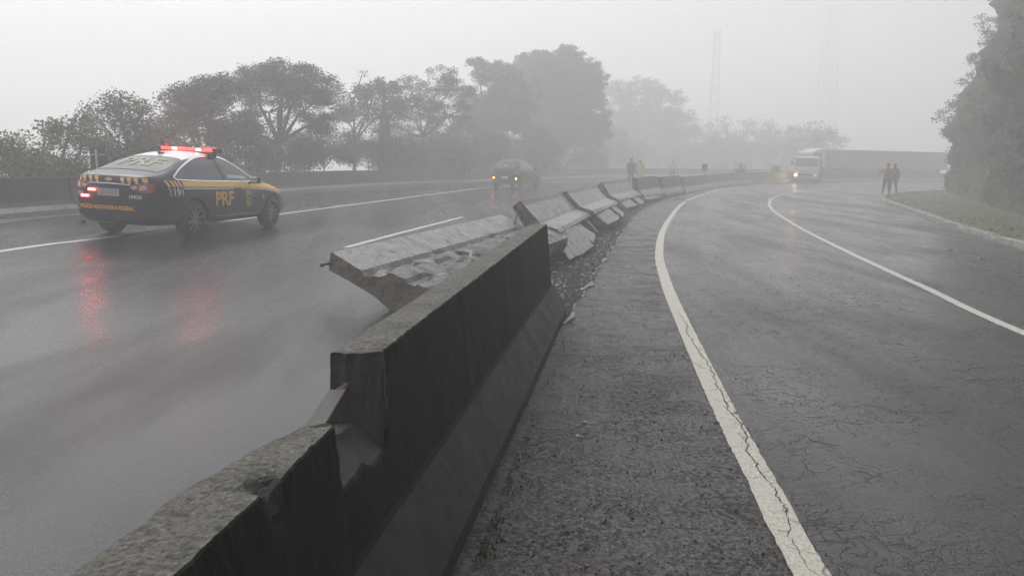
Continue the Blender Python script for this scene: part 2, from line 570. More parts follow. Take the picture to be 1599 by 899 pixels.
CR = MB()
a = 0.0; P = []
for y in np.arange(2.3, 8.2, .022):
    a = .93 * a + random.gauss(0, .009)
    P.append((np.interp(y, EDGE_L[:, 1], EDGE_L[:, 0]) + .018 + a * .8 + random.gauss(0, .003), y))
    if random.random() < .06: crack(walk(P[-1][0], y, random.choice([.3, 2.8, -.4, 3.4]), random.uniform(.04, .12), .015), .004, .0072)
crack(P, .0065, .007)
for _ in range(46):
    y = 2.6 + 7 * random.random() ** 1.4
    xl = np.interp(y, EDGE_L[:, 1], EDGE_L[:, 0]); xr = np.interp(y, EDGE_R[:, 1], EDGE_R[:, 0])
    x = random.uniform(xl + .12, xr - .6)
    P = walk(x, y, random.choice([0, math.pi]) + random.gauss(0, .35), random.uniform(.25, 1.1))
    crack(P, random.uniform(.004, .010), .003)
    for q in P[::9]:
        if random.random() < .5: crack(walk(q[0], q[1], random.choice([1.57, -1.57]) + random.gauss(0, .4), random.uniform(.08, .35)), .004, .0032)
o = CR.build('road_cracks', plain('crack_black', (.008, .0075, .007), .8)); o['kind'] = 'structure'
# dirt washed against the foot of the wall
A = resample(offset(WALL, .38), 260)
B = A + (offset(A, 1) - A) * np.array([.35 + .5 * max(0, noise.noise(Vector((i * .21, 8, 0)))) + .12 * noise.noise(Vector((i * 1.3, 8, 0))) for i in range(260)])[:, None]
ribbon('dirt_strip', A, B, 260, 3, plain('brown_silt', (.075, .062, .048), .5, var=.5, vscale=4), .005)

# ------------------------------------------------------------------ terrain under and around the road
def signed_dist(P, X, Y):
    """positive to the left of the polyline; also the ground height at the nearest point"""
    Q = resample(P, 120)
    best = np.full(X.shape, 1e9); sg = np.ones(X.shape); gz = np.zeros(X.shape)
    for i in range(len(Q) - 1):
        a, d = Q[i], Q[i + 1] - Q[i]
        L2 = d @ d
        t = np.clip(((X - a[0]) * d[0] + (Y - a[1]) * d[1]) / L2, 0, 1)
        dx, dy = X - a[0] - t * d[0], Y - a[1] - t * d[1]
        r = np.hypot(dx, dy)
        s = np.where(d[0] * dy - d[1] * dx > 0, 1., -1.)
        u = r < best
        best = np.where(u, r, best); sg = np.where(u, s, sg)
        gz = np.where(u, G(a[0], a[1]), gz)
    return best * sg, gz


def terrain_z(x, y, n=0):
    X, Y = np.array([float(x)]), np.array([float(y)])
    d, g = signed_dist(WALL, X, Y)
    if d[0] > .5: return float(g[0]) - .15 - min(.62 * (d[0] - .5), 9) - 0.12
    return G(x, y) - .12


xs = np.arange(-150, 191, 2.5); ys = np.arange(-40, 261, 2.5)
X, Y = np.meshgrid(xs, ys)
d, g = signed_dist(WALL, X, Y)
Gv = np.vectorize(G)(np.clip(X, -20, 80), np.clip(Y, -40, 120))
Z = np.where(d > .5, g - .27 - np.minimum(.62 * (d - .5), 9), Gv - .12)
Z = np.where(d > 3, Z + .5 * np.sin(X * .35) * np.cos(Y * .29), Z)
mb = MB()
nx, ny = len(xs), len(ys)
mb.add(np.stack([X, Y, Z], -1).reshape(-1, 3).tolist(), [(j * nx + i, j * nx + i + 1, (j + 1) * nx + i + 1, (j + 1) * nx + i) for j in range(ny - 1) for i in range(nx - 1)])
o = mb.build('ground', M['earth'], smooth=True); o['kind'] = 'structure'

# ------------------------------------------------------------------ concrete barriers
#  half profile corner points, walked left foot -> left face -> top -> right face -> right foot
def barrier_profile(h, top=.085):
    c = .33 * h / .85
    return [(-.30, 0), (-.30, .08), (-.135, c), (-top, h - .005), (-top + .005, h), (top - .005, h), (top, h - .005), (.135, c), (.30, .08), (.30, 0)]


def refine(P, step):
    out = []
    for a, b in zip(P[:-1], P[1:]):
        n = max(1, int(math.hypot(b[0] - a[0], b[1] - a[1]) / step))
        for k in range(n):
            out.append((a[0] + (b[0] - a[0]) * k / n, a[1] + (b[1] - a[1]) * k / n))
    out.append(P[-1])
    return out


def barrier_mesh(name, L, h, step, amp, mats, matfn, edit=None, top=.085, parent=None, endn=.0, seed=0):
    """local: +Y along, X across, Z up.  matfn(x, z, face_normal_hint)->index"""
    P = refine(barrier_profile(h, top), step)
    n = max(2, int(L / step))
    np_ = len(P)
    V = []
    for i in range(n + 1):
        y = L * i / n
        for (a, z) in P:
            q = Vector((a, y, z))
            s = noise.noise_vector(q * 9 + Vector((seed, 0, 0))) * amp + noise.noise_vector(q * 34 + Vector((seed, 3, 0))) * amp * .6
            if i in (0, n): s += Vector((0, noise.noise(q * 14 + Vector((seed, 9, 1))) * endn, 0))
            if abs(a) > .27 and z < .01: s *= 0
            q = q + s
            if edit: q = edit(q, Vector((a, y, z)))
            V.append(q)
    Fc, mi = [], []
    for i in range(n):
        for k in range(np_ - 1):
            Fc.append((i * np_ + k, i * np_ + k + 1, (i + 1) * np_ + k + 1, (i + 1) * np_ + k))
            mi.append(matfn(.5 * (P[k][0] + P[k + 1][0]), .5 * (P[k][1] + P[k + 1][1]), P[k + 1][0] - P[k][0], P[k + 1][1] - P[k][1], L * (i + .5) / n))
        Fc.append((i * np_ + np_ - 1, i * np_, (i + 1) * np_, (i + 1) * np_ + np_ - 1)); mi.append(3)
    mb = MB()
    mb.add(V, Fc); mb.m = mi
    # end faces: rows bridging left and right sides
    for e, i in ((0, 0), (1, n)):
        half = np_ // 2
        for k in range(half - 1):
            a, b, c, d_ = i * np_ + k, i * np_ + k + 1, i * np_ + np_ - 2 - k, i * np_ + np_ - 1 - k
            if len({a, b, c, d_}) == 4:
                W = 8
                va, vb, vc, vd = V[a], V[b], V[c], V[d_]
                rows = []
                for r_ in range(W + 1):
                    t = r_ / W
                    p0 = va.lerp(vd, t); p1 = vb.lerp(vc, t)
                    if 0 < r_ < W:
                        for p_ in (p0, p1):
                            p_.y += noise.noise(Vector((p_.x, p_.z, seed)) * 13) * endn * 2.2 + noise.noise(Vector((p_.x, p_.z, seed + 5)) * 40) * endn
                    rows += [p0, p1]
                mb.add(rows, [(2 * r_, 2 * r_ + 1, 2 * r_ + 3, 2 * r_ + 2) for r_ in range(W)], 3)
    o = mb.build(name, mats, parent)
    return o


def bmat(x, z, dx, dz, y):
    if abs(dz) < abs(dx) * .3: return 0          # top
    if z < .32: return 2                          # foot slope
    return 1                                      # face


# near broken barrier, its far end stops at the broken joint ------------------------------------------
def place_bar(o, x, y, yaw, tilt=0.0, dz=0.0):
    """left foot line at local x = -.3 ; tilt turns the top to the left about that foot"""
    Mx = Matrix.Translation((x, y, G(x, y) + dz)) @ Matrix.Rotation(-yaw, 4, 'Z')
    # follow the longitudinal fall of the road
    e = 2.0
    fall = (G(x + math.sin(yaw) * e, y + math.cos(yaw) * e) - G(x, y)) / e
    Mx = Mx @ Matrix.Rotation(math.atan(fall), 4, 'X')
    Mx = Mx @ Matrix.Translation((-.3, 0, 0)) @ Matrix.Rotation(-tilt, 4, 'Y') @ Matrix.Translation((.3, 0, 0))
    o.matrix_world = Mx
    return o


def edit_near(q, p):
    # p.y runs 0..L from behind the camera; broken end at L
    L = NEAR_L
    t = max(0, (p.y - (L - .42)) / .42)
    if p.z > .3: q.z -= .036 * max(0, (p.y - (L - .9)) / .9)
    q.x -= .014 * max(0, (p.y - (L - .9)) / .9)
    if p.x < 0 and p.z > .5:
        k = t ** 1.5 * .048 * min(1, (p.z - .5) / .3)
        q.x += k + max(0, noise.noise(Vector((p.y * 9, p.z * 5, 1)))) * .016 * (p.z > .7)
        if p.z > .8: q.z -= t * .02
    # corner spall on the camera side of the top
    c = Vector((.085, L - .385, NEAR_H))
    r = (Vector((p.x, p.y, p.z)) - c)
    dd = math.sqrt((r.x / .060) ** 2 + (r.y / .060) ** 2 + (r.z / .10) ** 2)
    if dd < 1.25:
        k = max(0, 1 - dd / 1.25)
        q.z -= k * (.045 + noise.noise(p * 45) * .03)
        q.x -= k * (.02 + noise.noise(p * 38) * .02)
    if p.x > .06 and p.z > .8:
        q.z += noise.noise(Vector((p.y * 16, 4, 2))) * .003 + noise.noise(Vector((p.y * 60, 4, 2))) * .004
        q.x += noise.noise(Vector((p.y * 21, 1, 2))) * .003 + noise.noise(Vector((p.y * 70, 1, 2))) * .004
    return q


def bmat_near(x, z, dx, dz, y):
    if z > .8 and x > .025 and math.hypot((x - .087) / .062, (y - (NEAR_L - .385)) / .05) < 1: return 4  # spall hole coloured dark: its shade and moss are painted in
    if z > .8 and x < -.06 and abs(y - NEAR_L + .62) < .014: return 4
    return bmat(x, z, dx, dz, y)


NEAR_L, NEAR_H = 3.2, .862
root = empty('broken_barrier', (0, 0, 0), 'nearest concrete barrier piece, pitted pale top and black mouldy side, ending at a broken joint', 'concrete barrier')
con_broken = concrete('broken_end_concrete', (.010, .009, .0075), (.040, .033, .028), .7, (.5, .8), 20, (.012, .011, .009))
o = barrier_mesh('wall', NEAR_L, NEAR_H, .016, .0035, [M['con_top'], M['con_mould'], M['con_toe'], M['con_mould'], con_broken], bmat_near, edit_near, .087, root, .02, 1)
yaw1 = math.atan2(.071, .71)
place_bar(root, -.464 - .092 - math.sin(yaw1) * NEAR_L, 1.84 - math.cos(yaw1) * NEAR_L, yaw1)
root.matrix_world = Matrix.Translation((.010, 0, .008)) @ root.matrix_world

# second standing piece ------------------------------------------------------------------------------
SEC_L = 5.86
SEC_NOTCH = .60


def edit_sec(q, p):
    # local y=0 at the near broken joint; a lower shelf up to SEC_NOTCH
    g = p.y / SEC_L
    if p.z > .34: q.z += (p.z - .34) / .52 * (.085 * g)          # piece stands prouder at its far end
    if p.y < SEC_NOTCH - .001 and p.z > .55:
        lim = .70 - .075 * (p.y / SEC_NOTCH) + .012 * noise.noise(Vector((p.y * 14, p.x * 10, 2))) - max(0, p.x - .0) * (.9 + .5 * noise.noise(Vector((p.y * 12, 3, 1))))
        if q.z > lim: q.z = lim - (.0 if p.x < .02 else .02 * max(0, noise.noise(Vector((p.y * 11, 1, 7)))))
    if SEC_NOTCH - .001 <= p.y < SEC_NOTCH + .05 and p.z > .6:
        q.y += noise.noise(Vector((p.x * 16, p.z * 16, 4))) * .035 + noise.noise(Vector((p.x * 45, p.z * 45, 4))) * .02
        if p.x > .05: q.y += .02
    if abs(p.x) > .05 and p.z > .8:
        q.z += noise.noise(Vector((p.y * 12, p.x, 2))) * .003 + noise.noise(Vector((p.y * 50, p.x, 2))) * .004
        q.x += noise.noise(Vector((p.y * 17, p.x, 5))) * .003 + noise.noise(Vector((p.y * 50, p.x, 5))) * .003
    return q


def bmat_sec(x, z, dx, dz, y):
    if y < SEC_NOTCH + .03 and z > .66: return 4 if y < SEC_NOTCH - .02 else 3
    return bmat(x, z, dx, dz, y)


root = empty('standing_barrier', (0, 0, 0), 'tall upright concrete barrier with black side, standing between the nearest piece and the toppled ones', 'concrete barrier')
con_chip = concrete('fresh_chip_concrete', (.028, .028, .023), (.058, .056, .047), .2, (.5, .7), 12)
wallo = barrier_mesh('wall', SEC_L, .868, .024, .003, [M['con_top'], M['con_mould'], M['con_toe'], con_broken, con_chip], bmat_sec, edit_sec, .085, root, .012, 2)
yaw2 = math.atan2(.36 + .463, 7.62 - 2.44)
sx, sy = -.463 - .085 - math.sin(yaw2) * SEC_NOTCH, 2.44 - math.cos(yaw2) * SEC_NOTCH
place_bar(root, sx, sy, yaw2)
# the connecting rod and its sleeve in the broken joint
mb = MB(); mb.tube([(-.02, SEC_NOTCH + .04, .775), (-.025, SEC_NOTCH - .07, .755)], .015, 10)
rod = mb.build('connecting_rod', M['rust'], root, True)
mb = MB(); mb.tube([(-.025, SEC_NOTCH - .066, .755), (-.026, SEC_NOTCH - .08, .752)], .021, 12)
mb.build('rod_collar', M['sleeve'], rod, True)
mb = MB(); mb.box((-.030, -.15, -.024), (.030, .17, .024))
sl = mb.build('rod_sleeve', M['sleeve'], rod, bevel=.003)
sl.location = (-.004, SEC_NOTCH - .245, .735); sl.rotation_euler = (R(4), R(-4), R(9))

# vertical cracks cast into the far end are left to the mould pattern

# toppled and tilted pieces ---------------------------------------------------------------------------
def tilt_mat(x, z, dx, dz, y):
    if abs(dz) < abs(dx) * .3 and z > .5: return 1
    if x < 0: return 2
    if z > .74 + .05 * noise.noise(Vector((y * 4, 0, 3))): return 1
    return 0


def edit_tilt(seed, groove):
    def f(q, p):
        if p.x > 0:
            # spalled strip along the crease, ragged foot
            if groove:
                k = math.exp(-((p.z - .30) / .05) ** 2) * (.5 + .5 * noise.noise(Vector((p.y * 1.1, seed, 0))))
                q.x -= max(0, k) * groove
            if p.x > .27: q.x += noise.noise(Vector((p.y * 5, p.z, seed))) * .025
            if p.z > .8: q.z += noise.noise(Vector((p.y * 7, p.x, seed))) * .012
        return q
    return f


TILTED = [
    # label, x, y, yaw, tilt, L, h, dz, groove
    ('concrete barrier piece toppled left onto the wet road, steel rod poking from its raised end', -.985, 7.45, .352, 1.30, 5.0, .85, .0, .03),
    ('leaning barrier piece just past the upright black one, first of the tipped row', .641, 12.482, .213, .666, 4.75, .85, .06, .03),
    ('leaning barrier piece in the middle of the tipped row, dark gaps at both ends', 1.759, 17.1, .252, .69, 4.85, .85, .10, .0),
    ('leaning barrier piece at the far end of the tipped row, beside an open gap', 3.389, 25.0, .332, .511, 4.7, .85, .06, .0),
    ('barely tilted barrier piece standing alone between two see-through gaps', 5.103, 30.037, .393, .217, 4.2, .87, .09, .0),
    ('upright barrier piece where the straight far run of the median begins', 6.861, 34.546, .424, .05, 4.3, .87, .065, .0),
]
TR = []


def toppled(root, L):
    """piece lying on its left face, foot towards the camera's right: profile (across, up) of the lying section"""
    prof = [(0, 0), (-.15, .125), (-.40, .255), (-.725, .40), (-.70, .575), (-.685, .588), (-.30, .40), (-.27, .405), (-.05, .43), (.25, .34), (.47, .25), (.47, .13), (.40, .02)]
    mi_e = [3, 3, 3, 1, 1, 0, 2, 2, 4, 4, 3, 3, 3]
    ring, mi = [], []
    for a, b, m_ in zip(prof, prof[1:] + prof[:1], mi_e):
        n_ = max(1, int(math.hypot(b[0] - a[0], b[1] - a[1]) / .035))
        for k in range(n_):
            ring.append((a[0] + (b[0] - a[0]) * k / n_, a[1] + (b[1] - a[1]) * k / n_, m_)); mi.append(m_)
    k = len(ring); n_ = int(L / .04)
    V, Fc, mm = [], [], []
    for i in range(n_ + 1):
        y = L * i / n_
        for (a, z, m_) in ring:
            q = Vector((a, y, z))
            s_ = noise.noise_vector(q * 9) * .005 + noise.noise_vector(q * 30) * .004
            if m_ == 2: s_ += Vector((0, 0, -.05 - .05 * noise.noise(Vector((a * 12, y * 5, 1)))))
            if m_ == 4: s_ += Vector((0, 0, .014 * noise.noise(Vector((a * 3, y * 1.6, 4))) + .014 * noise.cell(Vector((a * 2.5 + y * .4, y * 1.3, 4))) - .035 * (noise.noise(Vector((a * 6, y * 2.6, 9))) > .30)))
            if z < .03: s_.z = 0
            V.append(q + s_)
    for i in range(n_):
        for j in range(k):
            j2 = (j + 1) % k
            Fc.append((i * k + j, i * k + j2, (i + 1) * k + j2, (i + 1) * k + j)); mm.append(mi[j])
    Fc += [tuple(range(k)), tuple(n_ * k + j for j in range(k))]; mm += [3, 3]
    mb = MB(); mb.add(V, Fc); mb.m = mm
    mb.build('wall', [M['con_face'], M['con_rim'], M['con_dark'], M['con_raw'], concrete('broken_foot_concrete', (.07, .069, .066), (.20, .20, .193), .9, (.35, .6), 5, (.025, .024, .021), st_lo=.45)], root)


for i, (lab, x, y, yaw, tilt, L, h, dz, gr) in enumerate(TILTED):
    standing = i >= 4
    root = empty('tilted_barrier' if not standing else 'median_barrier', (0, 0, 0), lab, 'concrete barrier', 'displaced barrier pieces along the median')
    if i == 0:
        toppled(root, L)
        root.matrix_world = Matrix.Translation((x - .27, y, G(x, y))) @ Matrix.Rotation(-yaw, 4, 'Z')
        TR.append((root, L, h))
        mb = MB()
        mb.tube([(-.70, .12, .47), (-.70, -.10, .475), (-.70, -.16, .475)], .014, 10)
        mb.tube([(-.70, -.145, .475), (-.70, -.172, .475)], .021, 10)
        mb.build('connecting_rod', M['rust'], root, True)
        continue
    if standing:
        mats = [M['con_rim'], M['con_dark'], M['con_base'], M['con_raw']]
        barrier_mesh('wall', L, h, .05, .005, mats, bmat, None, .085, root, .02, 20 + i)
    else:
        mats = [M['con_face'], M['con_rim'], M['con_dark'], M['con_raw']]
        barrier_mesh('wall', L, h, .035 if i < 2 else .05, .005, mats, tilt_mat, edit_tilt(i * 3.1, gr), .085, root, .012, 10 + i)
    place_bar(root, x + .0, y, yaw, tilt, dz)
    TR.append((root, L, h))
    # connecting rod at the top of a joint
    mb = MB()
    if i == 0:
        mb.tube([(.02, .12, .80), (.022, -.10, .80), (.022, -.16, .80)], .014, 10)
        mb.tube([(.022, -.145, .80), (.022, -.172, .80)], .021, 10)
    elif i == 1:
        mb.tube([(-.02, .10, .72), (-.06, -.34, .66), (-.16, -.62, .50)], .016, 8)
    else:
        mb.tube([(0, .1, h - .09), (-.03, -.35, h - .12), (-.02, -.66, h - .10)], .017, 8)
    mb.build('connecting_rod', M['steel'] if i else M['rust'], root, True)

# end recess on the first leaning piece (dark key slot)
mb = MB(); mb.box((-.05, -.012, .12), (.06, .03, .80)); mb.build('joint_key', M['con_dark'], TR[1][0], bevel=.006)


# continuous runs -------------------------------------------------------------------------------------
def run(name, P, h, mats, label, cat, parent=None, foot=.30, crease_k=.33, mfn=None):
    prof = refine([(-foot, -.05), (-foot, .08), (-.12, crease_k), (-.085, h), (.085, h), (.12, crease_k), (foot, .08), (foot, -.05)], .12)
    T = np.gradient(P, axis=0); T /= np.linalg.norm(T, axis=1)[:, None]
    mb = MB(); V = []; Fc = []
    k = len(prof)
    for i, p in enumerate(P):
        rx, ry = T[i, 1], -T[i, 0]
        wob = noise.noise(Vector((i * .31, h, 0))) * .012
        for (a, z) in prof:
            V.append((p[0] + rx * a, p[1] + ry * a, G(p[0], p[1]) + z + wob * (z > .5)))
    mi = []
    for i in range(len(P) - 1):
        for j in range(k - 1):
            Fc.append((i * k + j, i * k + j + 1, (i + 1) * k + j + 1, (i + 1) * k + j))
            mi.append(bmat(prof[j][0], .5 * (prof[j][1] + prof[j + 1][1]) if crease_k > .3 else (.2 if prof[j][1] < crease_k - .01 and prof[j + 1][1] <= crease_k + .01 else .5), prof[j + 1][0] - prof[j][0], prof[j + 1][1] - prof[j][1], 0))
    mb.add(V, Fc); mb.m = mi
    mb.add([V[j] for j in range(k)], [tuple(range(k))], 1)
    mb.add([V[(len(P) - 1) * k + j] for j in range(k)], [tuple(range(k))], 1)
    o = mb.build(name, mats)
    tag(o, label, cat)
    return o


def cut(P, y0, y1):
    return P[(P[:, 1] >= y0) & (P[:, 1] <= y1)]


run('median_barrier', resample(cut(BAR, 38.9, 79), 70), .86, [M['con_rim'], M['con_dark'], M['con_base'], M['con_raw']],
    'long unbroken run of median barrier curving away in fog behind the white truck', 'concrete barrier')
WX = offset(WALL, .1)
def wall_pt(y):
    return np.array([[np.interp(y, WX[:, 1], WX[:, 0]), y]])


run('roadside_wall', resample(np.vstack([cut(WX, -7, 16.0), wall_pt(16.17)]), 30), .75, [M['con_dark'], M['con_wall'], M['con_base'], M['con_base']],
    'black stained low wall with pale foot at the left edge, ending at the joint behind the police car', 'low wall', crease_k=.27)
run('roadside_wall', resample(np.vstack([wall_pt(16.21), cut(WX, 16.4, 95)]), 110), .75, [M['con_dark'], M['con_wall'], M['con_base'], M['con_base']],
    'long dark low wall below the trees, from the police car away into the fog', 'low wall', crease_k=.27)


# ------------------------------------------------------------------ soil strip, slabs and rubble under the tipped row
def bar_at(y):
    return np.array([np.interp(y, BAR[:, 1], BAR[:, 0]), y])


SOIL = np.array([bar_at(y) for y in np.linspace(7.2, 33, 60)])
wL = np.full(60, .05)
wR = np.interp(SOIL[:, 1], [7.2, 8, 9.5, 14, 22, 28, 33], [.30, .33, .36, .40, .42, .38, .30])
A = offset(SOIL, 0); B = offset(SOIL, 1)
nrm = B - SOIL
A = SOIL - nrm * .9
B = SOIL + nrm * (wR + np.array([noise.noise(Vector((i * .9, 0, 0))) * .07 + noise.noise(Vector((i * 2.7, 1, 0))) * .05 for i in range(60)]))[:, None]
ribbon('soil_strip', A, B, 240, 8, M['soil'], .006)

# pale broken lip of the shoulder along the soil strip
Bl = resample(B, 300)
w_ = np.array([max(0, .01 + .09 * noise.noise(Vector((i * .16, 5, 0))) + .05 * noise.noise(Vector((i * .7, 5, 3)))) * (i < 185) for i in range(300)])
mb = MB(); V = []
Tn = offset(Bl, 1) - Bl
for i in range(300):
    for k, (f_, z_) in enumerate(((-.02, -.0), (.0, .022), (1.0, .018), (1.06, .0))):
        q = Bl[i] + Tn[i] * (w_[i] * f_ if f_ > 0 else f_)
        V.append((q[0], q[1], G(q[0], q[1]) + .003 + z_ * (w_[i] > .012)))
mb.add(V, [(i * 4 + k, i * 4 + k + 1, i * 4 + k + 5, i * 4 + k + 4) for i in range(299) for k in range(3)])
o = mb.build('pavement_edge', M['kerb']); o['kind'] = 'structure'


def rough_slab(size, seed, mats, name='broken_slab'):
    sx_, sy_, sz_ = size
    bm = bmesh.new()
    bmesh.ops.create_grid(bm, x_segments=10, y_segments=10, size=.5)
    vs = list(bm.verts)
    for v in vs:
        e = max(abs(v.co.x), abs(v.co.y)) * 2
        if e > .75:
            v.co.x += noise.noise(v.co * 5 + Vector((seed, 0, 0))) * .08
            v.co.y += noise.noise(v.co * 5 + Vector((0, seed, 4))) * .08
        v.co.z += noise.noise(v.co * 3 + Vector((seed, 2, 1))) * .18 * (sz_)
    r = bmesh.ops.extrude_face_region(bm, geom=list(bm.faces))
    for v in [g for g in r['geom'] if isinstance(g, bmesh.types.BMVert)]:
        v.co.z += -1.0 + noise.noise(v.co * 4 + Vector((seed, 7, 1))) * .25
    for v in bm.verts:
        v.co = Vector((v.co.x * sx_, v.co.y * sy_, v.co.z * sz_))
    bmesh.ops.recalc_face_normals(bm, faces=bm.faces)
    me = bpy.data.meshes.new(name)
    for f in bm.faces: f.material_index = 0 if f.normal.z > .6 else 1
    bm.to_mesh(me); bm.free()
    for m in mats: me.materials.append(m)
    o = bpy.data.objects.new(name, me); COL.objects.link(o)
    return o


SLABS = [  # piece index, t along piece, width, length, label
    (1, .10, .55, 1.9, 'largest broken concrete slab, sagging under the first leaning barrier right by the upright black one'),
    (1, .48, .50, 1.3, 'square broken slab with scratched face below the middle of the first leaning barrier'),
    (1, .86, .40, .8, 'narrow broken slab under the joint of the first two leaning barriers'),
    (2, .30, .42, 1.9, 'long broken slab below the near half of the middle leaning barrier'),
    (2, .80, .40, 1.5, 'cracked slab below the far half of the middle leaning barrier'),
    (3, .25, .38, 1.4, 'small slab below the leaning barrier beside the open gap'),
    (3, .75, .36, 1.3, 'last and farthest broken slab under the tipped barrier row'),
]
bpy.context.view_layer.update()
for i, (pi, t, w, L, lab) in enumerate(SLABS):
    root, PL, h = TR[pi]
    a = root.matrix_world @ Vector((.28, PL * t, -.01))
    yaw = TILTED[pi][3]
    o = rough_slab((w, L, .16), i * 3.7 + 1, [M['con_slab'], M['con_dark']])
    o.matrix_world = Matrix.Translation(a) @ Matrix.Rotation(-yaw + R((-6, 4, 9, -3, 5, -5, 3)[i]), 4, 'Z') @ Matrix.Rotation(R((40, 34, 46, 36, 40, 34, 38)[i]), 4, 'Y') @ Matrix.Translation((w * .42, 0, -.02))
    tag(o, lab, 'broken slab', 'broken slabs under the tipped barriers')

# rubble in the soil strip: uncountable
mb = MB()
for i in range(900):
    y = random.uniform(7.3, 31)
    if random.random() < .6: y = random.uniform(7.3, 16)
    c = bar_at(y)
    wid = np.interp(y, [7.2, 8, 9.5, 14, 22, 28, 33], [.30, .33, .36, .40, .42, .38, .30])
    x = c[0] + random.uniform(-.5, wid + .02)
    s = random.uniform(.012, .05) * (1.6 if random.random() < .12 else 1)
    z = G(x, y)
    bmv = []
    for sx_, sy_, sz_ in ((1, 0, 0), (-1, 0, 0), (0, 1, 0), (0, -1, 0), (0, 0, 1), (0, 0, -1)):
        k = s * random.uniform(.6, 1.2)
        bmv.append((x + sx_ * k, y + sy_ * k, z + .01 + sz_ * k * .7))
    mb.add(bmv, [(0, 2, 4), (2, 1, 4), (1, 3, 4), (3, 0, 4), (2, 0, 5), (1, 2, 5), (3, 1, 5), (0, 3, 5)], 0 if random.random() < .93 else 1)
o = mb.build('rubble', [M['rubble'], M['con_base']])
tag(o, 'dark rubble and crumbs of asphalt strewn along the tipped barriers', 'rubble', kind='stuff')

# grit on the shoulder
mb = MB()
for i in range(4200):
    y = 2.2 + 14 * random.random() ** 1.7
    x0 = np.interp(y, BAR[:, 1], BAR[:, 0]) + .36; x1 = np.interp(y, EDGE_L[:, 1], EDGE_L[:, 0]) - .1
    t = random.random() ** 1.35
    x = x0 + (x1 - x0) * t
    s = random.uniform(.0025, .008) * (2.0 if random.random() < .05 else 1)
    z = G(x, y)
    V = [(x + s * random.uniform(.6, 1.3), y, z), (x - s * .6, y + s, z), (x - s * .6, y - s, z), (x, y, z + s * random.uniform(.6, 1.1))]
    mb.add(V, [(0, 1, 3), (1, 2, 3), (2, 0, 3)], 0)
o = mb.build('grit', [plain('dark_grit', (.022, .02, .018), .6)])
tag(o, 'dark grit scattered over the wet shoulder beside the white line', 'grit', kind='stuff')


# weeds at the barrier foot
def blade_mesh(name, pts, mat, h=(.03, .09), w=.006, lean=.6):
    mb = MB()
    for (x, y, z) in pts:
        a = random.uniform(0, 6.283); hh = random.uniform(*h)
        l = random.uniform(.1, lean) * hh
        dx, dy = math.cos(a), math.sin(a)
        b = (-dy * w, dx * w)
        mb.add([(x - b[0], y - b[1], z), (x + b[0], y + b[1], z), (x + dx * l * .4 + b[0] * .7, y + dy * l * .4 + b[1] * .7, z + hh * .6), (x + dx * l * .4 - b[0] * .7, y + dy * l * .4 - b[1] * .7, z + hh * .6), (x + dx * l, y + dy * l, z + hh)],
               [(0, 1, 2, 3), (3, 2, 4)])
    return mb.build(name, mat)


pts = []
for (y, n, sp) in ((2.72, 60, .06), (2.95, 30, .08), (3.3, 25, .08), (4.1, 18, .1), (3.7, 22, .12), (5.2, 16, .15), (6.3, 16, .15)):
    for _ in range(n):
        yy = y + random.gauss(0, sp); xx = np.interp(yy, BAR[:, 1], BAR[:, 0]) + .36 + abs(random.gauss(0, .03))
        pts.append((xx, yy, G(xx, yy)))
tag(blade_mesh('weeds', pts, M['weed'], (.008, .028), .004), 'tiny green weeds sprouting at the foot of the upright barrier', 'weeds', kind='stuff')


# ------------------------------------------------------------------ verge, kerb and rock cutting on the right
KO = offset(KERB, .22)
n = 200
A = resample(KERB, n); prof = [(0, -.02), (.02, .13), (.05, .15), (.20, .15), (.22, .11)]
T = np.gradient(A, axis=0); T /= np.linalg.norm(T, axis=1)[:, None]
A = resample(KERB, 420); T = np.gradient(A, axis=0); T /= np.linalg.norm(T, axis=1)[:, None]
mb = MB(); V = []
for i, p in enumerate(A):
    br = max(0, noise.noise(Vector((i * .23, 0, 2))) - .12) * .22 + noise.noise(Vector((i * 1.3, 0, 6))) * .015
    for (a, z) in prof:
        aa = a + (noise.noise(Vector((i * .45, a * 9, 1))) * .03)
        q = (p[0] + T[i, 1] * aa, p[1] - T[i, 0] * aa)
        V.append((q[0], q[1], G(*q) + z - (br if z > .05 else 0)))
mb.add(V, [(i * 5 + k, i * 5 + k + 1, i * 5 + k + 6, i * 5 + k + 5) for i in range(419) for k in range(4)])
o = mb.build('kerb', M['kerb']); o['kind'] = 'structure'

A = resample(offset(KERB, .21), n); B = resample(offset(CLIFF, .8), n)
mb = MB(); V = []
for i in range(n):
    for k in range(9):
        p = A[i] * (1 - k / 8) + B[i] * (k / 8)
        V.append((p[0], p[1], G(p[0], p[1]) + .105 + .05 * (k > 0) * (1 + noise.noise(Vector((p[0] * .8, p[1] * .8, 0)))) + .10 * (k / 8) ** 2))
mb.add(V, [(i * 9 + k, i * 9 + k + 1, i * 9 + k + 10, i * 9 + k + 9) for i in range(n - 1) for k in range(8)])
o = mb.build('verge', M['verge'], smooth=True); o['kind'] = 'structure'
# grass on the verge
pts = []
for _ in range(9000):
    i = random.uniform(30, n - 60); j = int(i)
    k = random.random()
    p = A[j] * (1 - k) + B[j] * k
    p = p + RNG.normal(0, .12, 2)
    if noise.noise(Vector((p[0] * .6, p[1] * .6, 3))) < -.15: continue
    pts.append((p[0], p[1], G(p[0], p[1]) + .13 + .08 * k * k))
tag(blade_mesh('verge_grass', pts, M['grass'], (.02, .09), .012, 1.0), 'short olive grass on the verge below the rock face', 'grass', kind='stuff')

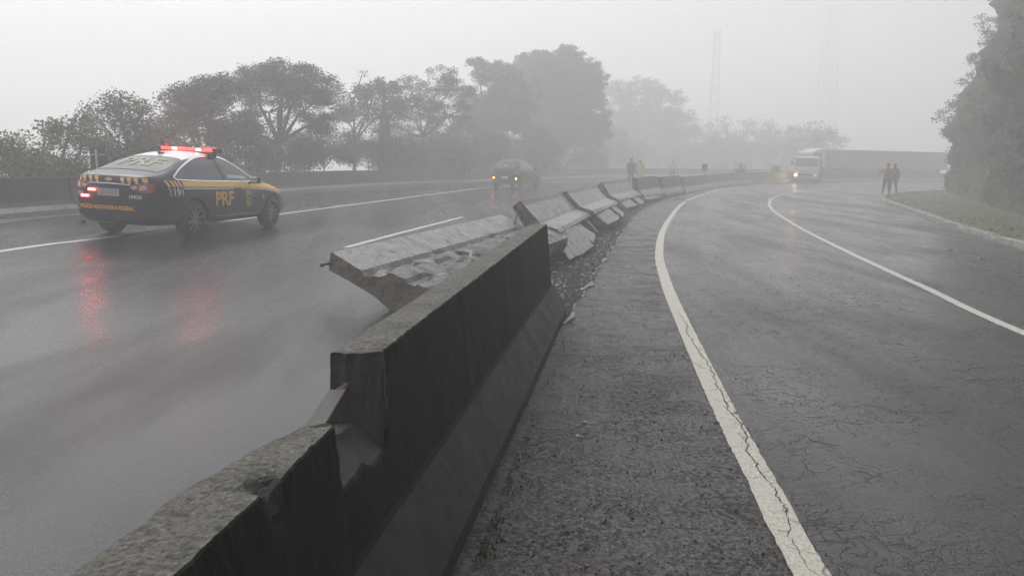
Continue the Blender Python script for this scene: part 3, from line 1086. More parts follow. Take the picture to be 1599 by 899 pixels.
# the cutting
n, mrows = 300, 100
A = resample(CLIFF, n)
T = np.gradient(A, axis=0); T /= np.linalg.norm(T, axis=1)[:, None]
Vc = []
for i in range(n):
    for k in range(mrows + 1):
        z = 17 * (k / mrows) ** 1.1
        out = .14 * z + .5 * math.sin(z * .7 + i * .05) * min(1, z / 3)
        q = Vector((A[i, 0] + T[i, 1] * out, A[i, 1] - T[i, 0] * out, 0))
        q.z = G(min(A[i, 0], 60), A[i, 1]) + .1 + z
        amp = min(1, z / 1.2)
        s = noise.noise(q * .32) * .9 + noise.noise(q * .9 + Vector((3, 1, 0))) * .50 + noise.noise(q * 2.4) * .24 + abs(noise.noise(q * 4.5)) * .16
        s += (abs(noise.noise(q * .55 + Vector((2, 8, 1)))) - .25) * 1.1
        s += noise.noise(q * 3.6 + Vector((7, 7, 0))) * .14 + noise.noise(q * 7.0) * .07
        q.x -= T[i, 1] * s * amp; q.y += T[i, 0] * s * amp
        q.z += noise.noise(q * 1.4 + Vector((9, 0, 0))) * .15 * amp
        Vc.append(q)
mb = MB()
mb.add(Vc, [(i * (mrows + 1) + k, i * (mrows + 1) + k + 1, (i + 1) * (mrows + 1) + k + 1, (i + 1) * (mrows + 1) + k) for i in range(n - 1) for k in range(mrows)])
o = mb.build('hillside', M['rock']); o['kind'] = 'structure'


# ------------------------------------------------------------------ leaves
def leaf_quads(C, Nn, length, rad, flat=1.0, droop=.35):
    """C (k,3) cluster centres -> vertices, faces of k*Nn leaves"""
    k = len(C)
    P = np.repeat(C, Nn, 0)
    off = RNG.normal(0, 1, P.shape); off /= np.linalg.norm(off, axis=1)[:, None] + 1e-6
    off *= (RNG.random((len(P), 1)) ** .5) * rad
    off[:, 2] *= flat
    P = P + off
    d = RNG.normal(0, 1, P.shape); d[:, 2] = d[:, 2] * .5 - droop
    d /= np.linalg.norm(d, axis=1)[:, None]
    w = np.cross(d, RNG.normal(0, 1, P.shape)); w /= np.linalg.norm(w, axis=1)[:, None] + 1e-6
    L = length * RNG.uniform(.6, 1.3, (len(P), 1))
    W = L * RNG.uniform(.26, .42, (len(P), 1))
    v = np.stack([P, P + d * L * .45 + w * W, P + d * L, P + d * L * .55 - w * W], 1).reshape(-1, 3)
    return v, np.arange(len(P) * 4).reshape(-1, 4)


def leaf_obj(name, C, Nn, length, rad, mat, parent=None, flat=1.0):
    v, f = leaf_quads(np.array(C), Nn, length, rad, flat)
    if parent is not None:
        v = v - np.array(parent.location)
    me = bpy.data.meshes.new(name)
    me.from_pydata(v.tolist(), [], f.tolist())
    me.materials.append(mat)
    o = bpy.data.objects.new(name, me); COL.objects.link(o)
    if parent is not None: o.parent = parent
    return o


def tree(name, label, base, blobs, mat, leaf=.15, per=26, dens=1.0, group='trees beyond the roadside wall', cat='tree', trunk_r=.16, rad=.36, flat=.6):
    """base: (x, y); blobs: (centre Vector, rx, rz)"""
    bz = terrain_z(*base)
    root = empty(name, (base[0], base[1], bz), label, cat, group)
    blobs = [(c, rx * 1.14, rz * 1.2) for c, rx, rz in blobs]
    leaf *= .56; per = int(per * 2.7)
    b0 = Vector((base[0], base[1], bz))
    mb = MB(); C = []
    cen = sum((b[0] for b in blobs), Vector()) / len(blobs)
    low = min(b[0].z - b[2] for b in blobs)
    fork = Vector((base[0] * .6 + cen.x * .4, base[1] * .6 + cen.y * .4, max(bz + 1.0, min(low + .2, bz + .62 * (cen.z - bz)))))
    mid = b0.lerp(fork, .5) + Vector((random.uniform(-.15, .15), random.uniform(-.15, .15), 0))
    mb.tube([b0 - b0, mid - b0, fork - b0], [trunk_r, trunk_r * .8, trunk_r * .62], 8)
    for (c, rx, rz) in blobs:
        k1 = fork.lerp(c, .5) + Vector((random.uniform(-.3, .3), random.uniform(-.3, .3), random.uniform(-.1, .3)))
        mb.tube([fork - b0, k1 - b0, c - b0], [trunk_r * .5, trunk_r * .33, trunk_r * .2], 6)
        nC = max(6, int(dens * 56 * rx * (rz + .3) / (max(rad, .42) / .42) ** 2))
        for j in range(nC):
            u = RNG.normal(0, 1, 3); u /= np.linalg.norm(u)
            r_ = random.uniform(.35, 1.0) ** .6
            p = c + Vector((u[0] * rx * r_, u[1] * rx * .9 * r_, u[2] * rz * r_))
            if noise.noise(p * .9) < -.20: continue
            C.append(p)
            if random.random() < .45:
                q = c.lerp(p, .55) + Vector((0, 0, random.uniform(-.12, .05)))
                mb.tube([c.lerp(p, .08) - b0, q - b0, p - b0], [trunk_r * .16, trunk_r * .11, trunk_r * .05], 4, caps=False)
    mb.build('trunk', M['bark'], root)
    leaf_obj('crown', [tuple(c) for c in C], per, leaf, rad, mat, root, flat)
    return root


def blobs_px(D, L):
    """(px, py, rx px, rz px[, depth shift]) -> world blobs"""
    out = []
    for b in L:
        d_ = D + (b[4] if len(b) > 4 else random.uniform(-.8, .8))
        out.append((at(b[0], b[1], d_), b[2] / F_PX * d_, b[3] / F_PX * d_))
    return out


def base_of(px, D):
    return (at(px, 250, D).x, D)


LD, LM, LP_ = M['leaf_dark'], M['leaf_mid'], M['leaf_pale']
TREES = [
    ('roadside_tree', 'sparse pale sapling at the left edge of the photo, above the black wall', 28, 17.6, LP_, [(0, 232, 26, 14), (-30, 225, 30, 16), (30, 246, 20, 11), (12, 262, 24, 9)], .15, 18, 1.3, .035),
    ('roadside_tree', 'low spreading tree left of the police car with thin layered branches', 95, 19.5, LP_, [(70, 212, 34, 15), (110, 200, 30, 14), (60, 236, 26, 10), (130, 226, 26, 16), (95, 255, 40, 12)], .14, 24, .85, .12),
    ('roadside_tree', 'round airy tree behind the grey sign back, sky showing through', 190, 22, LM, [(185, 165, 34, 16), (150, 182, 26, 14), (220, 180, 26, 18), (190, 200, 40, 16), (165, 226, 32, 14), (225, 222, 30, 18)], .14, 24, .8, .13),
    ('roadside_tree', 'dense dark tree directly behind the red light bar of the police car', 320, 26, LD, [(310, 150, 44, 24), (345, 140, 36, 18), (280, 170, 30, 18), (330, 190, 56, 26), (270, 208, 34, 22), (370, 215, 40, 26), (310, 235, 40, 18)], .14, 30, 1.15, .16),
    ('roadside_tree', 'umbrella shaped dark tree with the highest crown near the police car', 430, 30, LD, [(440, 118, 54, 17), (405, 125, 36, 18), (480, 130, 38, 20), (440, 148, 62, 16), (500, 152, 20, 14), (420, 175, 40, 16), (385, 205, 26, 16), (492, 190, 26, 18)], .14, 32, 1.3, .18),
    ('roadside_tree', 'thin pale tree with open crown right of the umbrella shaped one', 545, 37, LP_, [(565, 118, 18, 10), (545, 145, 34, 12), (585, 140, 30, 13), (525, 175, 30, 14), (570, 180, 40, 15), (610, 165, 22, 14)], .16, 20, .75, .12),
    ('roadside_tree', 'mid green tree with ragged top standing between two paler trees', 655, 44, LM, [(640, 135, 28, 13), (690, 118, 22, 10), (705, 140, 32, 16), (650, 165, 40, 16), (700, 180, 42, 20), (620, 195, 34, 16)], .16, 24, .9, .16),
    ('roadside_tree', 'foggy tree above and left of the dark hatchback', 760, 57, LM, [(775, 120, 34, 18), (745, 98, 12, 5), (750, 155, 34, 20), (800, 150, 40, 24), (770, 190, 46, 22), (790, 175, 40, 24)], .20, 28, 1.3, .2),
    ('roadside_tree', 'tallest tree, faded by fog, rising above the hatchback', 865, 68, LM, [(850, 105, 46, 20), (885, 92, 24, 16), (905, 120, 38, 24), (840, 145, 50, 24), (910, 165, 40, 30), (860, 190, 60, 26), (925, 200, 26, 30), (845, 120, 40, 30), (890, 135, 44, 30), (835, 170, 40, 26), (880, 200, 50, 26)], .24, 28, 1.15, .26),
    ('roadside_tree', 'very faint broad tree to the right of the tallest one', 1000, 108, LM, [(985, 150, 44, 24), (1030, 165, 34, 24), (1000, 190, 56, 26), (1060, 195, 28, 20), (960, 205, 40, 26)], .42, 30, 1.6, .3),
    ('roadside_tree', 'pale ghostly tree in the fog left of the white truck', 1140, 104, LM, [(1135, 200, 16, 14), (1125, 222, 24, 14)], .4, 18, .8, .2),
    ('roadside_tree', 'second ghostly tree in the fog, right of its twin', 1190, 104, LM, [(1195, 205, 20, 12), (1185, 225, 24, 12)], .4, 18, .8, .2),
    ('roadside_tree', 'foggy round tree directly above the white truck', 1262, 98, LM, [(1268, 208, 32, 16), (1250, 228, 34, 16), (1290, 226, 30, 14)], .4, 22, 1.0, .25),
]
for (nm, lab, bpx, D, mat, L, lf, per, dens, tr) in TREES:
    big = D > 70
    tree(nm, lab, base_of(bpx, D), blobs_px(D, L), mat, lf, per, dens * (.5 if big else 1), trunk_r=tr, rad=.9 if big else .36)

# understorey shrubs between the trunks
SH = [(45, 262, 17.2, 16, 'low shrub on the wall top beside the pale sapling'), (100, 262, 18.5, 18, 'leafy shrub left of the grey sign back'),
      (205, 250, 21.5, 24, 'bushy shrub right of the grey sign back'), (262, 236, 23.5, 30, 'tall dark shrub filling the gap left of the red light bar'),
      (375, 246, 27, 28, 'shrub behind the windscreen of the police car'), (455, 235, 30.5, 30, 'shrub under the umbrella shaped tree'),
      (505, 222, 33, 24, 'small shrub in front of bright fog, under the umbrella tree edge'), (575, 225, 37.5, 26, 'shrub beside a thick trunk above the dark wall'),
      (620, 240, 39.5, 24, 'shrub just right of the thick trunk above the dark wall'), (680, 232, 46, 34, 'wide shrub left of the hatchback'), (735, 225, 51, 30, 'foggy shrub behind the hatchback'),
      (800, 232, 57, 40, 'foggy shrub above the roof of the hatchback'), (870, 232, 72, 40, 'foggy shrub below the tallest tree'), (935, 235, 88, 36, 'faint shrub right of the tallest tree'),
      (1010, 235, 108, 50, 'faint broad thicket behind the two standing workers'), (1085, 240, 112, 44, 'ghostly thicket above the small square sign'), (1180, 243, 108, 50, 'ghostly low thicket left of the white truck')]
for (px, py, D, rp, lab) in SH:
    rp *= 1.5; bl = blobs_px(D, [(px, py, rp, rp * .6), (px - rp * .7, py + 8, rp * .6, rp * .45), (px + rp * .7, py + 6, rp * .6, rp * .5), (px, py + 16, rp, rp * .4)])
    tree('shrub', lab, base_of(px, D), bl, random.choice([LD, LM]), .14 if D < 40 else .2 if D < 70 else .36, 22, 1.15 if D < 70 else .6, 'shrubs between the roadside trunks', 'shrub', .05, .38 if D < 70 else .85, .8)
# the thick bare trunk above the wall
b = at(604, 262, 38.6); tz = terrain_z(b.x, 38.6)
root = empty('roadside_tree', (b.x, 38.6, tz), 'thick straight grey trunk just above the dark wall, crown lost among neighbours', 'tree', 'trees beyond the roadside wall')
mb = MB(); top = at(600, 175, 39)
mb.tube([(0, 0, 0), (0, 0, b.z - tz), (top.x - b.x, .4, top.z - tz)], [.50, .42, .22], 10)
for (px, py) in ((570, 160), (625, 165), (600, 140)):
    e = at(px, py, 39.2); mb.tube([(top.x - b.x, .4, top.z - tz - .5), (e.x - b.x, .6, e.z - tz)], [.15, .05], 6)
mb.build('trunk', M['bark'], root)
C = [tuple(at(px + random.gauss(0, 12), py + random.gauss(0, 7), 39.2 + random.gauss(0, .5))) for (px, py) in ((570, 160), (625, 165), (600, 140)) for _ in range(22)]
leaf_obj('crown', C, 22, .16, .42, LM, root, .6)

# vegetation on the cutting: ground cover (stuff) and shrubs
C = []
for _ in range(9000):
    q = Vc[random.randrange(len(Vc))]
    zz = q.z - G(min(q.x, 60), q.y)
    if q.y < 6 or q.y > 60 or zz < .3: continue
    if noise.noise(q * .28 + Vector((5, 5, 5))) + .02 * zz < .26: continue
    C.append((q.x, q.y, q.z))
o = leaf_obj('creepers', C, 22, .12, .30, LD, None, .8)
tag(o, 'creepers and ferns covering the rock cutting', 'creepers', kind='stuff')
CS = [(1500, 178, 44, 16, 'bushy shrub low on the outer edge of the rock face'), (1512, 150, 44.5, 12, 'small shrub in the middle of the rock face edge'),
      (1528, 110, 45, 16, 'overhanging shrub on the upper edge of the rock face'), (1545, 66, 45.5, 14, 'feathery shrub near the top of the rock face edge'),
      (1567, 22, 46, 18, 'highest shrub on the rock face, cut by the top of the photo'), (1505, 205, 43, 12, 'lowest shrub on the rock face edge, above the kerb bend'), (1575, 60, 40, 18, 'broad shrub growing inward from the upper rock face edge')]
for (px, py, D, rp, lab) in CS:
    c0 = at(px, py, D)
    root = empty('cliff_shrub', tuple(c0 + Vector((.5, .4, -.5))), lab, 'shrub', 'shrubs on the rock face')
    mb = MB(); C = []
    for _ in range(7):
        e = c0 + Vector((random.gauss(.1, .40) * rp / 14, random.gauss(0, .4), random.gauss(.1, .42) * rp / 14))
        m_ = (e - root.location) * .5 + Vector((0, 0, .15))
        mb.tube([(.5, .1, -.3), m_, e - root.location], [.035, .022, .008], 5)
        C += [tuple(e + Vector((random.gauss(0, .22), random.gauss(0, .22), random.gauss(0, .15)))) for _ in range(4)]
    mb.build('stem', M['bark'], root)
    leaf_obj('crown', C, 46, .11, .34, LM, root, .7)

# ------------------------------------------------------------------ vehicle helpers
AX = {'R': lambda a, b: (Vector((a, -4, b)), Vector((0, 1, 0))), 'L': lambda a, b: (Vector((a, 4, b)), Vector((0, -1, 0))),
      'B': lambda a, b: (Vector((-5, a, b)), Vector((1, 0, 0))), 'F': lambda a, b: (Vector((7, a, b)), Vector((-1, 0, 0))),
      'T': lambda a, b: (Vector((a, b, 5)), Vector((0, 0, -1)))}


def project(bvh, axis, a, b, off):
    o, d = AX[axis](a, b)
    hit, nrm, idx, dist = bvh.ray_cast(o, d)
    if hit is None:
        hit, nrm, idx, dist = bvh.find_nearest(o + d * 3.2)
    return hit - d * off * .4 + nrm * (off if nrm.dot(d) < 0 else -off)


def decal_bm(bm, bvh, name, axis, mat, parent, off, edge=.05, smooth=True):
    bmesh.ops.triangulate(bm, faces=bm.faces)
    for _ in range(6):
        long_ = [e for e in bm.edges if e.calc_length() > edge]
        if not long_ or len(bm.faces) > 6000: break
        bmesh.ops.subdivide_edges(bm, edges=long_, cuts=1)
        bmesh.ops.triangulate(bm, faces=bm.faces)
    for v in bm.verts:
        v.co = project(bvh, axis, v.co.x, v.co.y, off)
    bmesh.ops.recalc_face_normals(bm, faces=bm.faces)
    me = bpy.data.meshes.new(name)
    bm.to_mesh(me); bm.free()
    me.materials.append(mat)
    me.polygons.foreach_set('use_smooth', [smooth] * len(me.polygons))
    o = bpy.data.objects.new(name, me); COL.objects.link(o)
    if parent: o.parent = parent
    return o


def decal(bvh, name, polys, axis, mat, parent, off=.004, edge=.05):
    bm = bmesh.new()
    if not hasattr(polys[0][0], '__len__'): polys = [polys]
    for p in polys:
        bm.faces.new([bm.verts.new((a, b, 0)) for a, b in p])
    return decal_bm(bm, bvh, name, axis, mat, parent, off, edge)


def stroke(bvh, name, pts, w, axis, mat, parent, off=.008, closed=False):
    P = [np.array(p, float) for p in pts]
    P2 = catmull(P + ([P[0]] if closed else []), .03)
    Tn = np.gradient(P2, axis=0); Tn /= np.linalg.norm(Tn, axis=1)[:, None] + 1e-9
    Nn = np.stack([-Tn[:, 1], Tn[:, 0]], 1)
    bm = bmesh.new()
    rows = [(bm.verts.new((*(P2[i] - Nn[i] * w / 2), 0)), bm.verts.new((*(P2[i] + Nn[i] * w / 2), 0))) for i in range(len(P2))]
    for i in range(len(rows) - 1):
        try: bm.faces.new((rows[i][0], rows[i + 1][0], rows[i + 1][1], rows[i][1]))
        except ValueError: pass
    return decal_bm(bm, bvh, name, axis, mat, parent, off, .2)


def text_mesh(body, size, width=None, bold=0.0):
    cu = bpy.data.curves.new('txt', 'FONT')
    cu.body = body; cu.size = size; cu.align_x = 'CENTER'; cu.align_y = 'CENTER'
    cu.offset = bold
    cu.resolution_u = 3
    o = bpy.data.objects.new('txt', cu); COL.objects.link(o)
    bpy.context.view_layer.update()
    me = bpy.data.meshes.new_from_object(o.evaluated_get(bpy.context.evaluated_depsgraph_get()))
    bpy.data.objects.remove(o); bpy.data.curves.remove(cu)
    xs_ = [v.co.x for v in me.vertices]
    if width:
        k = width / (max(xs_) - min(xs_))
        for v in me.vertices: v.co.x *= k
    return me


def text_decal(bvh, name, body, size, axis, at2, mat, parent, width=None, off=.007, bold=0.0, turn=None):
    me = text_mesh(body, size, width, bold)
    bm = bmesh.new(); bm.from_mesh(me); bpy.data.meshes.remove(me)
    for v in bm.verts:
        x, y = v.co.x, v.co.y
        if axis == 'R': v.co = (at2[0] + x, at2[1] + y, 0)
        elif axis == 'B': v.co = (at2[0] - x, at2[1] + y, 0)
        elif axis == 'T': v.co = (at2[0] + y, at2[1] - x, 0)
    return decal_bm(bm, bvh, name, axis, mat, parent, off, .12, False)


def loft_body(name, ST, mats, parent, sub=2):
    """ST rows: x, zb, wb, zs, ws, wsh, zr, wr, zt"""
    V, Fc = [], []
    half = []
    for (x, zb, wb, zs, ws, wsh, zr, wr, zt) in ST:
        h = [(0, zb), (wb * .7, zb), (wb, zb + .03), (ws * .985, zb + .13 * (zs - zb) / .7), (ws, zb + (zs - zb) * .55), (ws * .985, zs - .09 * (zs - zb) / .7), (wsh, zs),
             ((wsh * 1.02 + wr) / 2, (zs + zr) / 2), (wr, zr), (wr * .6, zt - (zt - zr) * .22), (0, zt)]
        half.append(h)
    nn = len(half[0])
    for (row, h) in zip(ST, half):
        ring = [(row[0], -y, z) for (y, z) in h] + [(row[0], y, z) for (y, z) in h[-2:0:-1]]
        V += ring
    m_ = 2 * nn - 2
    for i in range(len(ST) - 1):
        for k in range(m_):
            k2 = (k + 1) % m_
            Fc.append((i * m_ + k, i * m_ + k2, (i + 1) * m_ + k2, (i + 1) * m_ + k))
    for base in (0, (len(ST) - 1) * m_):
        for k in range(nn - 1):
            a, b = base + k, base + k + 1
            c, d_ = base + (m_ - k - 1) % m_, base + (m_ - k) % m_
            f = []
            for q in (a, b, c, d_):
                if q not in f: f.append(q)
            if len(f) > 2: Fc.append(tuple(f))
    mb = MB(); mb.add(V, Fc)
    o = mb.build(name, mats, parent, True)
    s = o.modifiers.new('s', 'SUBSURF'); s.levels = sub; s.render_levels = sub
    apply_mods(o)
    return o


def cut_arches(o, centres, r, yin, yout):
    for (x, z) in centres:
        for sgn in (-1, 1):
            mb = MB()
            mb.tube([(x, sgn * yin, z), (x, sgn * yout, z)], r, 32)
            c = mb.build('cutter', [plain('well', (.01, .01, .01), .8)])
            b = o.modifiers.new('b', 'BOOLEAN'); b.operation = 'DIFFERENCE'; b.solver = 'EXACT'; b.object = c
            apply_mods(o)
            bpy.data.objects.remove(c)


def bvh_of(o):
    bm = bmesh.new(); bm.from_mesh(o.data)
    b = BVHTree.FromBMesh(bm); bm.free()
    return b


M_TYRE = plain('tyre_rubber', (.016, .016, .016), .6)
M_RIM = plain('alloy_rim', (.22, .22, .23), .35, metal=.7)
M_RIMD = plain('rim_shadow', (.02, .02, .02), .6)
M_GLASS = plain('car_glass', (.035, .040, .045), .06, spec=.7)
M_CHROME = plain('chrome_trim', (.62, .62, .63), .18, metal=1.0)
M_BLACK = plain('black_plastic', (.014, .014, .015), .4)


def wheel(parent, x, y, z, r, w, spokes=10, side=1):
    e = empty('wheel', (x, y, z)); e.parent = parent
    mb = MB()
    mb.lathe_y([(-w / 2, r * .66), (-w / 2, r * .92), (-w * .36, r), (w * .36, r), (w / 2, r * .92), (w / 2, r * .66)], 36)
    mb.build('tyre', M_TYRE, e, True)
    mb = MB()
    o_ = w / 2 * side
    mb.lathe_y([(o_ * .95, r * .70), (o_ * 1.02, r * .68), (o_ * 1.0, r * .635), (o_ * .3, r * .60), (o_ * .25, 0.001)], 36, 1)
    for k in range(spokes):
        a = 2 * math.pi * k / spokes + .2
        ca, sa = math.cos(a), math.sin(a)
        t = r * .040
        y0, y1 = o_ * .82, o_ * 1.0
        pts = []
        for (rr, tt, yy) in ((r * .10, t * 1.4, y0), (r * .64, t, y1)):
            for s_ in (-1, 1):
                pts.append((ca * rr - sa * tt * s_, yy, sa * rr + ca * tt * s_))
        back = [(p[0], p[1] - .03 * side, p[2]) for p in pts]
        mb.add(pts + back, [(0, 1, 3, 2), (4, 6, 7, 5), (0, 2, 6, 4), (1, 5, 7, 3)], 0)
    mb.tube([(0, o_ * .5, 0), (0, o_ * .92, 0)], r * .14, 16, 0)
    mb.build('rim', [M_RIM, M_RIMD], e)
    return e


# ------------------------------------------------------------------ police car
NAVY = plain('navy_paint', (.007, .011, .030), .34, spec=.3, coat=.25, var=.12, vscale=3)
YEL = plain('yellow_livery', (.78, .43, .025), .4, coat=.1)
WHT = plain('white_livery', (.66, .66, .66), .35, coat=.5)
RED = plain('red_lamp_glass', (.36, .022, .028), .12, spec=.7)
LAMPW = plain('lamp_clear', (.50, .40, .36), .15, spec=.7)
REDON = plain('red_light_on', (.7, .05, .05), .4, emit=(1, .03, .03), es=4.5)
REDHOT = plain('red_light_core', (1, .5, .45), .4, emit=(1, .10, .09), es=9)
WARN = plain('warning_light_on', (1, .5, .45), .4, emit=(1, .10, .09), es=30)
PALEY = plain('faded_yellow_print', (.13, .14, .06), .45)
GLASS_R = plain('rear_glass', (.040, .052, .042), .16, spec=.3)

pc = empty('police_car', (0, 0, 0), 'navy police sedan with yellow side stripe and lit red light bar on white roof', 'police car')
ST = [(-1.03, .54, .20, .82, .28, .26, .885, .22, .90), (-1.015, .40, .46, .92, .53, .49, .985, .44, 1.00), (-.955, .29, .58, .955, .665, .61, 1.045, .56, 1.065),
      (-.83, .25, .69, .965, .785, .715, 1.065, .625, 1.085), (-.64, .23, .765, .967, .858, .785, 1.085, .66, 1.125), (-.40, .22, .79, .965, .888, .815, 1.155, .675, 1.19), (-.05, .21, .80, .960, .897, .82, 1.27, .635, 1.325),
      (.32, .20, .80, .955, .897, .82, 1.36, .60, 1.425), (.75, .20, .80, .95, .895, .815, 1.405, .585, 1.472), (1.2, .20, .80, .94, .895, .815, 1.40, .585, 1.470),
      (1.62, .20, .80, .93, .895, .81, 1.335, .59, 1.405), (2.0, .20, .80, .92, .897, .81, 1.19, .62, 1.245), (2.32, .20, .80, .905, .897, .81, 1.035, .67, 1.075),
      (2.6, .20, .79, .88, .895, .81, .955, .68, .99), (3.0, .20, .77, .81, .875, .79, .885, .62, .925), (3.32, .20, .72, .73, .81, .71, .79, .54, .825),
      (3.50, .27, .60, .66, .68, .60, .70, .44, .725), (3.575, .38, .46, .57, .52, .45, .60, .34, .61)]
body = loft_body('body', ST, [NAVY], pc)
cut_arches(body, [(0, .325), (2.70, .325)], .375, .55, 1.2)
bv = bvh_of(body)
for (x, y, s_) in ((0, -.785, -1), (2.7, -.785, -1), (0, .785, 1), (2.7, .785, 1)):
    wheel(pc, x, y, .325, .325, .215, 10, s_)
# roof
decal(bv, 'white_roof', [(.12, -.545), (.12, .545), (.5, .555), (1.5, .555), (1.68, .52), (1.68, -.52), (1.5, -.555), (.5, -.555)], 'T', WHT, pc, .004, .07)
# side glass on both sides
WIN = [[(-.38, 1.055), (-.10, 1.17), (.06, 1.225), (.10, 1.005), (-.20, 1.012), (-.36, 1.03)],
       [(.10, 1.24), (.45, 1.335), (.86, 1.375), (.93, 1.36), (1.0, .985), (.14, 1.003)],
       [(.99, 1.365), (1.24, 1.345), (1.55, 1.25), (1.86, 1.09), (1.97, 1.01), (1.98, .965), (1.06, .983)]]
OUT = [(-.42, 1.045), (-.10, 1.195), (.42, 1.355), (.90, 1.395), (1.27, 1.368), (1.60, 1.262), (1.91, 1.10), (2.05, .962), (1.0, .965), (-.20, .995), (-.40, 1.018)]
for ax in 'RL':
    for k, w in enumerate(WIN):
        decal(bv, 'window', w, ax, M_GLASS, pc, .004, .06)
    stroke(bv, 'window_trim', OUT, .022, ax, M_CHROME, pc, .007, True)
decal(bv, 'window_sticker', [(1.18, 1.02), (1.80, .99), (1.80, 1.045), (1.18, 1.085)], 'R', plain('pale_sticker', (.48, .50, .52), .3), pc, .008, .08)
rg = decal(bv, 'rear_window', [(-.60, -.57), (-.60, .57), (-.30, .60), (.10, .545), (.13, .48), (.13, -.48), (.10, -.545), (-.30, -.60)], 'T', GLASS_R, pc, .005, .06)
text_decal(bv, 'lettering', 'PRF', .48, 'T', (-.22, .02), PALEY, rg, .78, .010, .012)
decal(bv, 'windscreen', [(1.72, -.50), (1.72, .50), (2.30, .62), (2.30, -.62)], 'T', M_GLASS, pc, .005, .07)
# livery
BAND = [(-.28, .975), (.6, .962), (2.1, .935), (2.75, .872), (3.1, .80), (3.36, .715), (3.40, .66), (3.1, .715), (2.75, .78), (2.1, .835), (.6, .868), (-.28, .885)]
for ax in 'RL':
    st = decal(bv, 'side_stripe', BAND, ax, YEL, pc, .004, .07)
    for k in range(4):
        x = -.355 - k * .085 - .02 * (k == 3)
        decal(bv, 'stripe_bar', [(x - .042, .985), (x, .985), (x + .04, .885), (x - .002, .885)], ax, YEL, pc, .004, .07)
        if k: decal(bv, 'stripe_dot', [(x - .02, .865), (x + .02, .865), (x + .02, .845), (x - .02, .845)], ax, WHT, pc, .004, .1)
    stroke(bv, 'white_line', [(-.28, .858), (.6, .842), (2.1, .81), (2.75, .752), (3.08, .69), (3.38, .62)], .018, ax, WHT, pc, .004)
    stroke(bv, 'sill_trim', [(.62, .355), (1.3, .345), (2.26, .335)], .018, ax, M_CHROME, pc, .006)
    stroke(bv, 'door_gap', [(.98, .95), (1.0, .60), (.98, .33)], .008, ax, M_BLACK, pc, .003)
    stroke(bv, 'door_gap', [(2.12, .93), (2.16, .60), (2.12, .33)], .008, ax, M_BLACK, pc, .003)
    stroke(bv, 'door_gap', [(.12, .98), (.22, .80), (.40, .62), (.46, .40)], .008, ax, M_BLACK, pc, .003)
    for x in (.36, 1.36):
        s_ = -1 if ax == 'R' else 1
        p = project(bv, ax, x, .815, .012)
        mb = MB(); mb.box((-.11, -.014, -.018), (.11, .014, .018)); h_ = mb.build('door_handle', NAVY, pc, bevel=.008); h_.location = p
text_decal(bv, 'lettering', 'PRF', .34, 'R', (.90, .645), YEL, pc, .60, .007, .012)
text_decal(bv, 'lettering', '191', .15, 'R', (-.43, .79), WHT, pc, .22, .007, .004)
stroke(bv, 'phone_symbol', [(-.595, .835), (-.625, .815), (-.625, .775), (-.59, .745)], .016, 'R', WHT, pc, .007)
# shield crest
SH_ = [(0, .17), (.05, .155), (.085, .165), (.10, .10), (.085, .03), (.10, -.04), (.07, -.12), (0, -.175), (-.07, -.12), (-.10, -.04), (-.085, .03), (-.10, .10), (-.085, .165), (-.05, .155)]
cr = decal(bv, 'crest', [(1.73 + a, .625 + b) for a, b in SH_], 'R', plain('crest_gold', (.46, .36, .13), .4), pc, .006, .06)
decal(bv, 'crest_ring', [(1.73 + .058 * math.cos(t * math.pi / 9), .635 + .062 * math.sin(t * math.pi / 9)) for t in range(18)], 'R', plain('crest_dark', (.05, .05, .06), .4), cr, .009, .06)
decal(bv, 'crest_star', [(1.73 + (.045 if t % 2 == 0 else .02) * math.cos(t * math.pi / 5 + math.pi / 2), .635 + (.045 if t % 2 == 0 else .02) * math.sin(t * math.pi / 5 + math.pi / 2)) for t in range(10)], 'R', plain('crest_pale', (.55, .52, .35), .4), cr, .012, .06)
decal(bv, 'fender_sticker', [(2.265, .70), (2.345, .70), (2.345, .61), (2.265, .61)], 'R', plain('pale_green_sticker', (.22, .34, .27), .4), pc, .006, .06)
# rear
for s_ in (1, -1):
    lp = decal(bv, 'taillight', [(s_ * a, b) for a, b in ((.36, .885), (.50, .925), (.62, .935), (.70, .93), (.735, .88), (.72, .81), (.67, .78), (.60, .785), (.44, .83))], 'B', RED, pc, .010, .04)
    decal(bv, 'lamp_insert', [(s_ * a, b) for a, b in ((.40, .875), (.50, .895), (.52, .86), (.46, .825))], 'B', LAMPW, lp, .014, .04)
    decal(bv, 'lamp_insert', [(s_ * a, b) for a, b in ((.555, .90), (.635, .905), (.645, .84), (.545, .82))], 'B', LAMPW, lp, .014, .04)
    decal(bv, 'reflector', [(s_ * a, b) for a, b in ((.52, .44), (.74, .46), (.74, .43), (.54, .405))], 'B', plain('dark_reflector', (.10, .012, .016), .2), pc, .006, .05)
for (c0, n_) in ((.42, 4), (-.42, 4)):
    for k in range(n_):
        c = c0 + (k - 1.5) * .12
        decal(bv, 'boot_stripe', [(c - .045, .955), (c + .020, .955), (c + .045, 1.015), (c - .020, 1.015)], 'B', YEL, pc, .005, .05)
        decal(bv, 'boot_dot', [(c - .045, .925), (c, .925), (c + .004, .945), (c - .040, .945)], 'B', WHT, pc, .005, .05)
stroke(bv, 'boot_trim', [(-.40, .905), (0, .912), (.40, .905)], .014, 'B', M_CHROME, pc, .010)
decal(bv, 'boot_emblem', [(-.075, .985), (-.03, .985), (-.03, 1.0), (.03, 1.0), (.03, .985), (.075, .985), (.062, .96), (.03, .96), (.03, .945), (-.03, .945), (-.03, .96), (-.062, .96)], 'B', plain('gold_emblem', (.42, .30, .08), .3, metal=.5), pc, .012, .05)
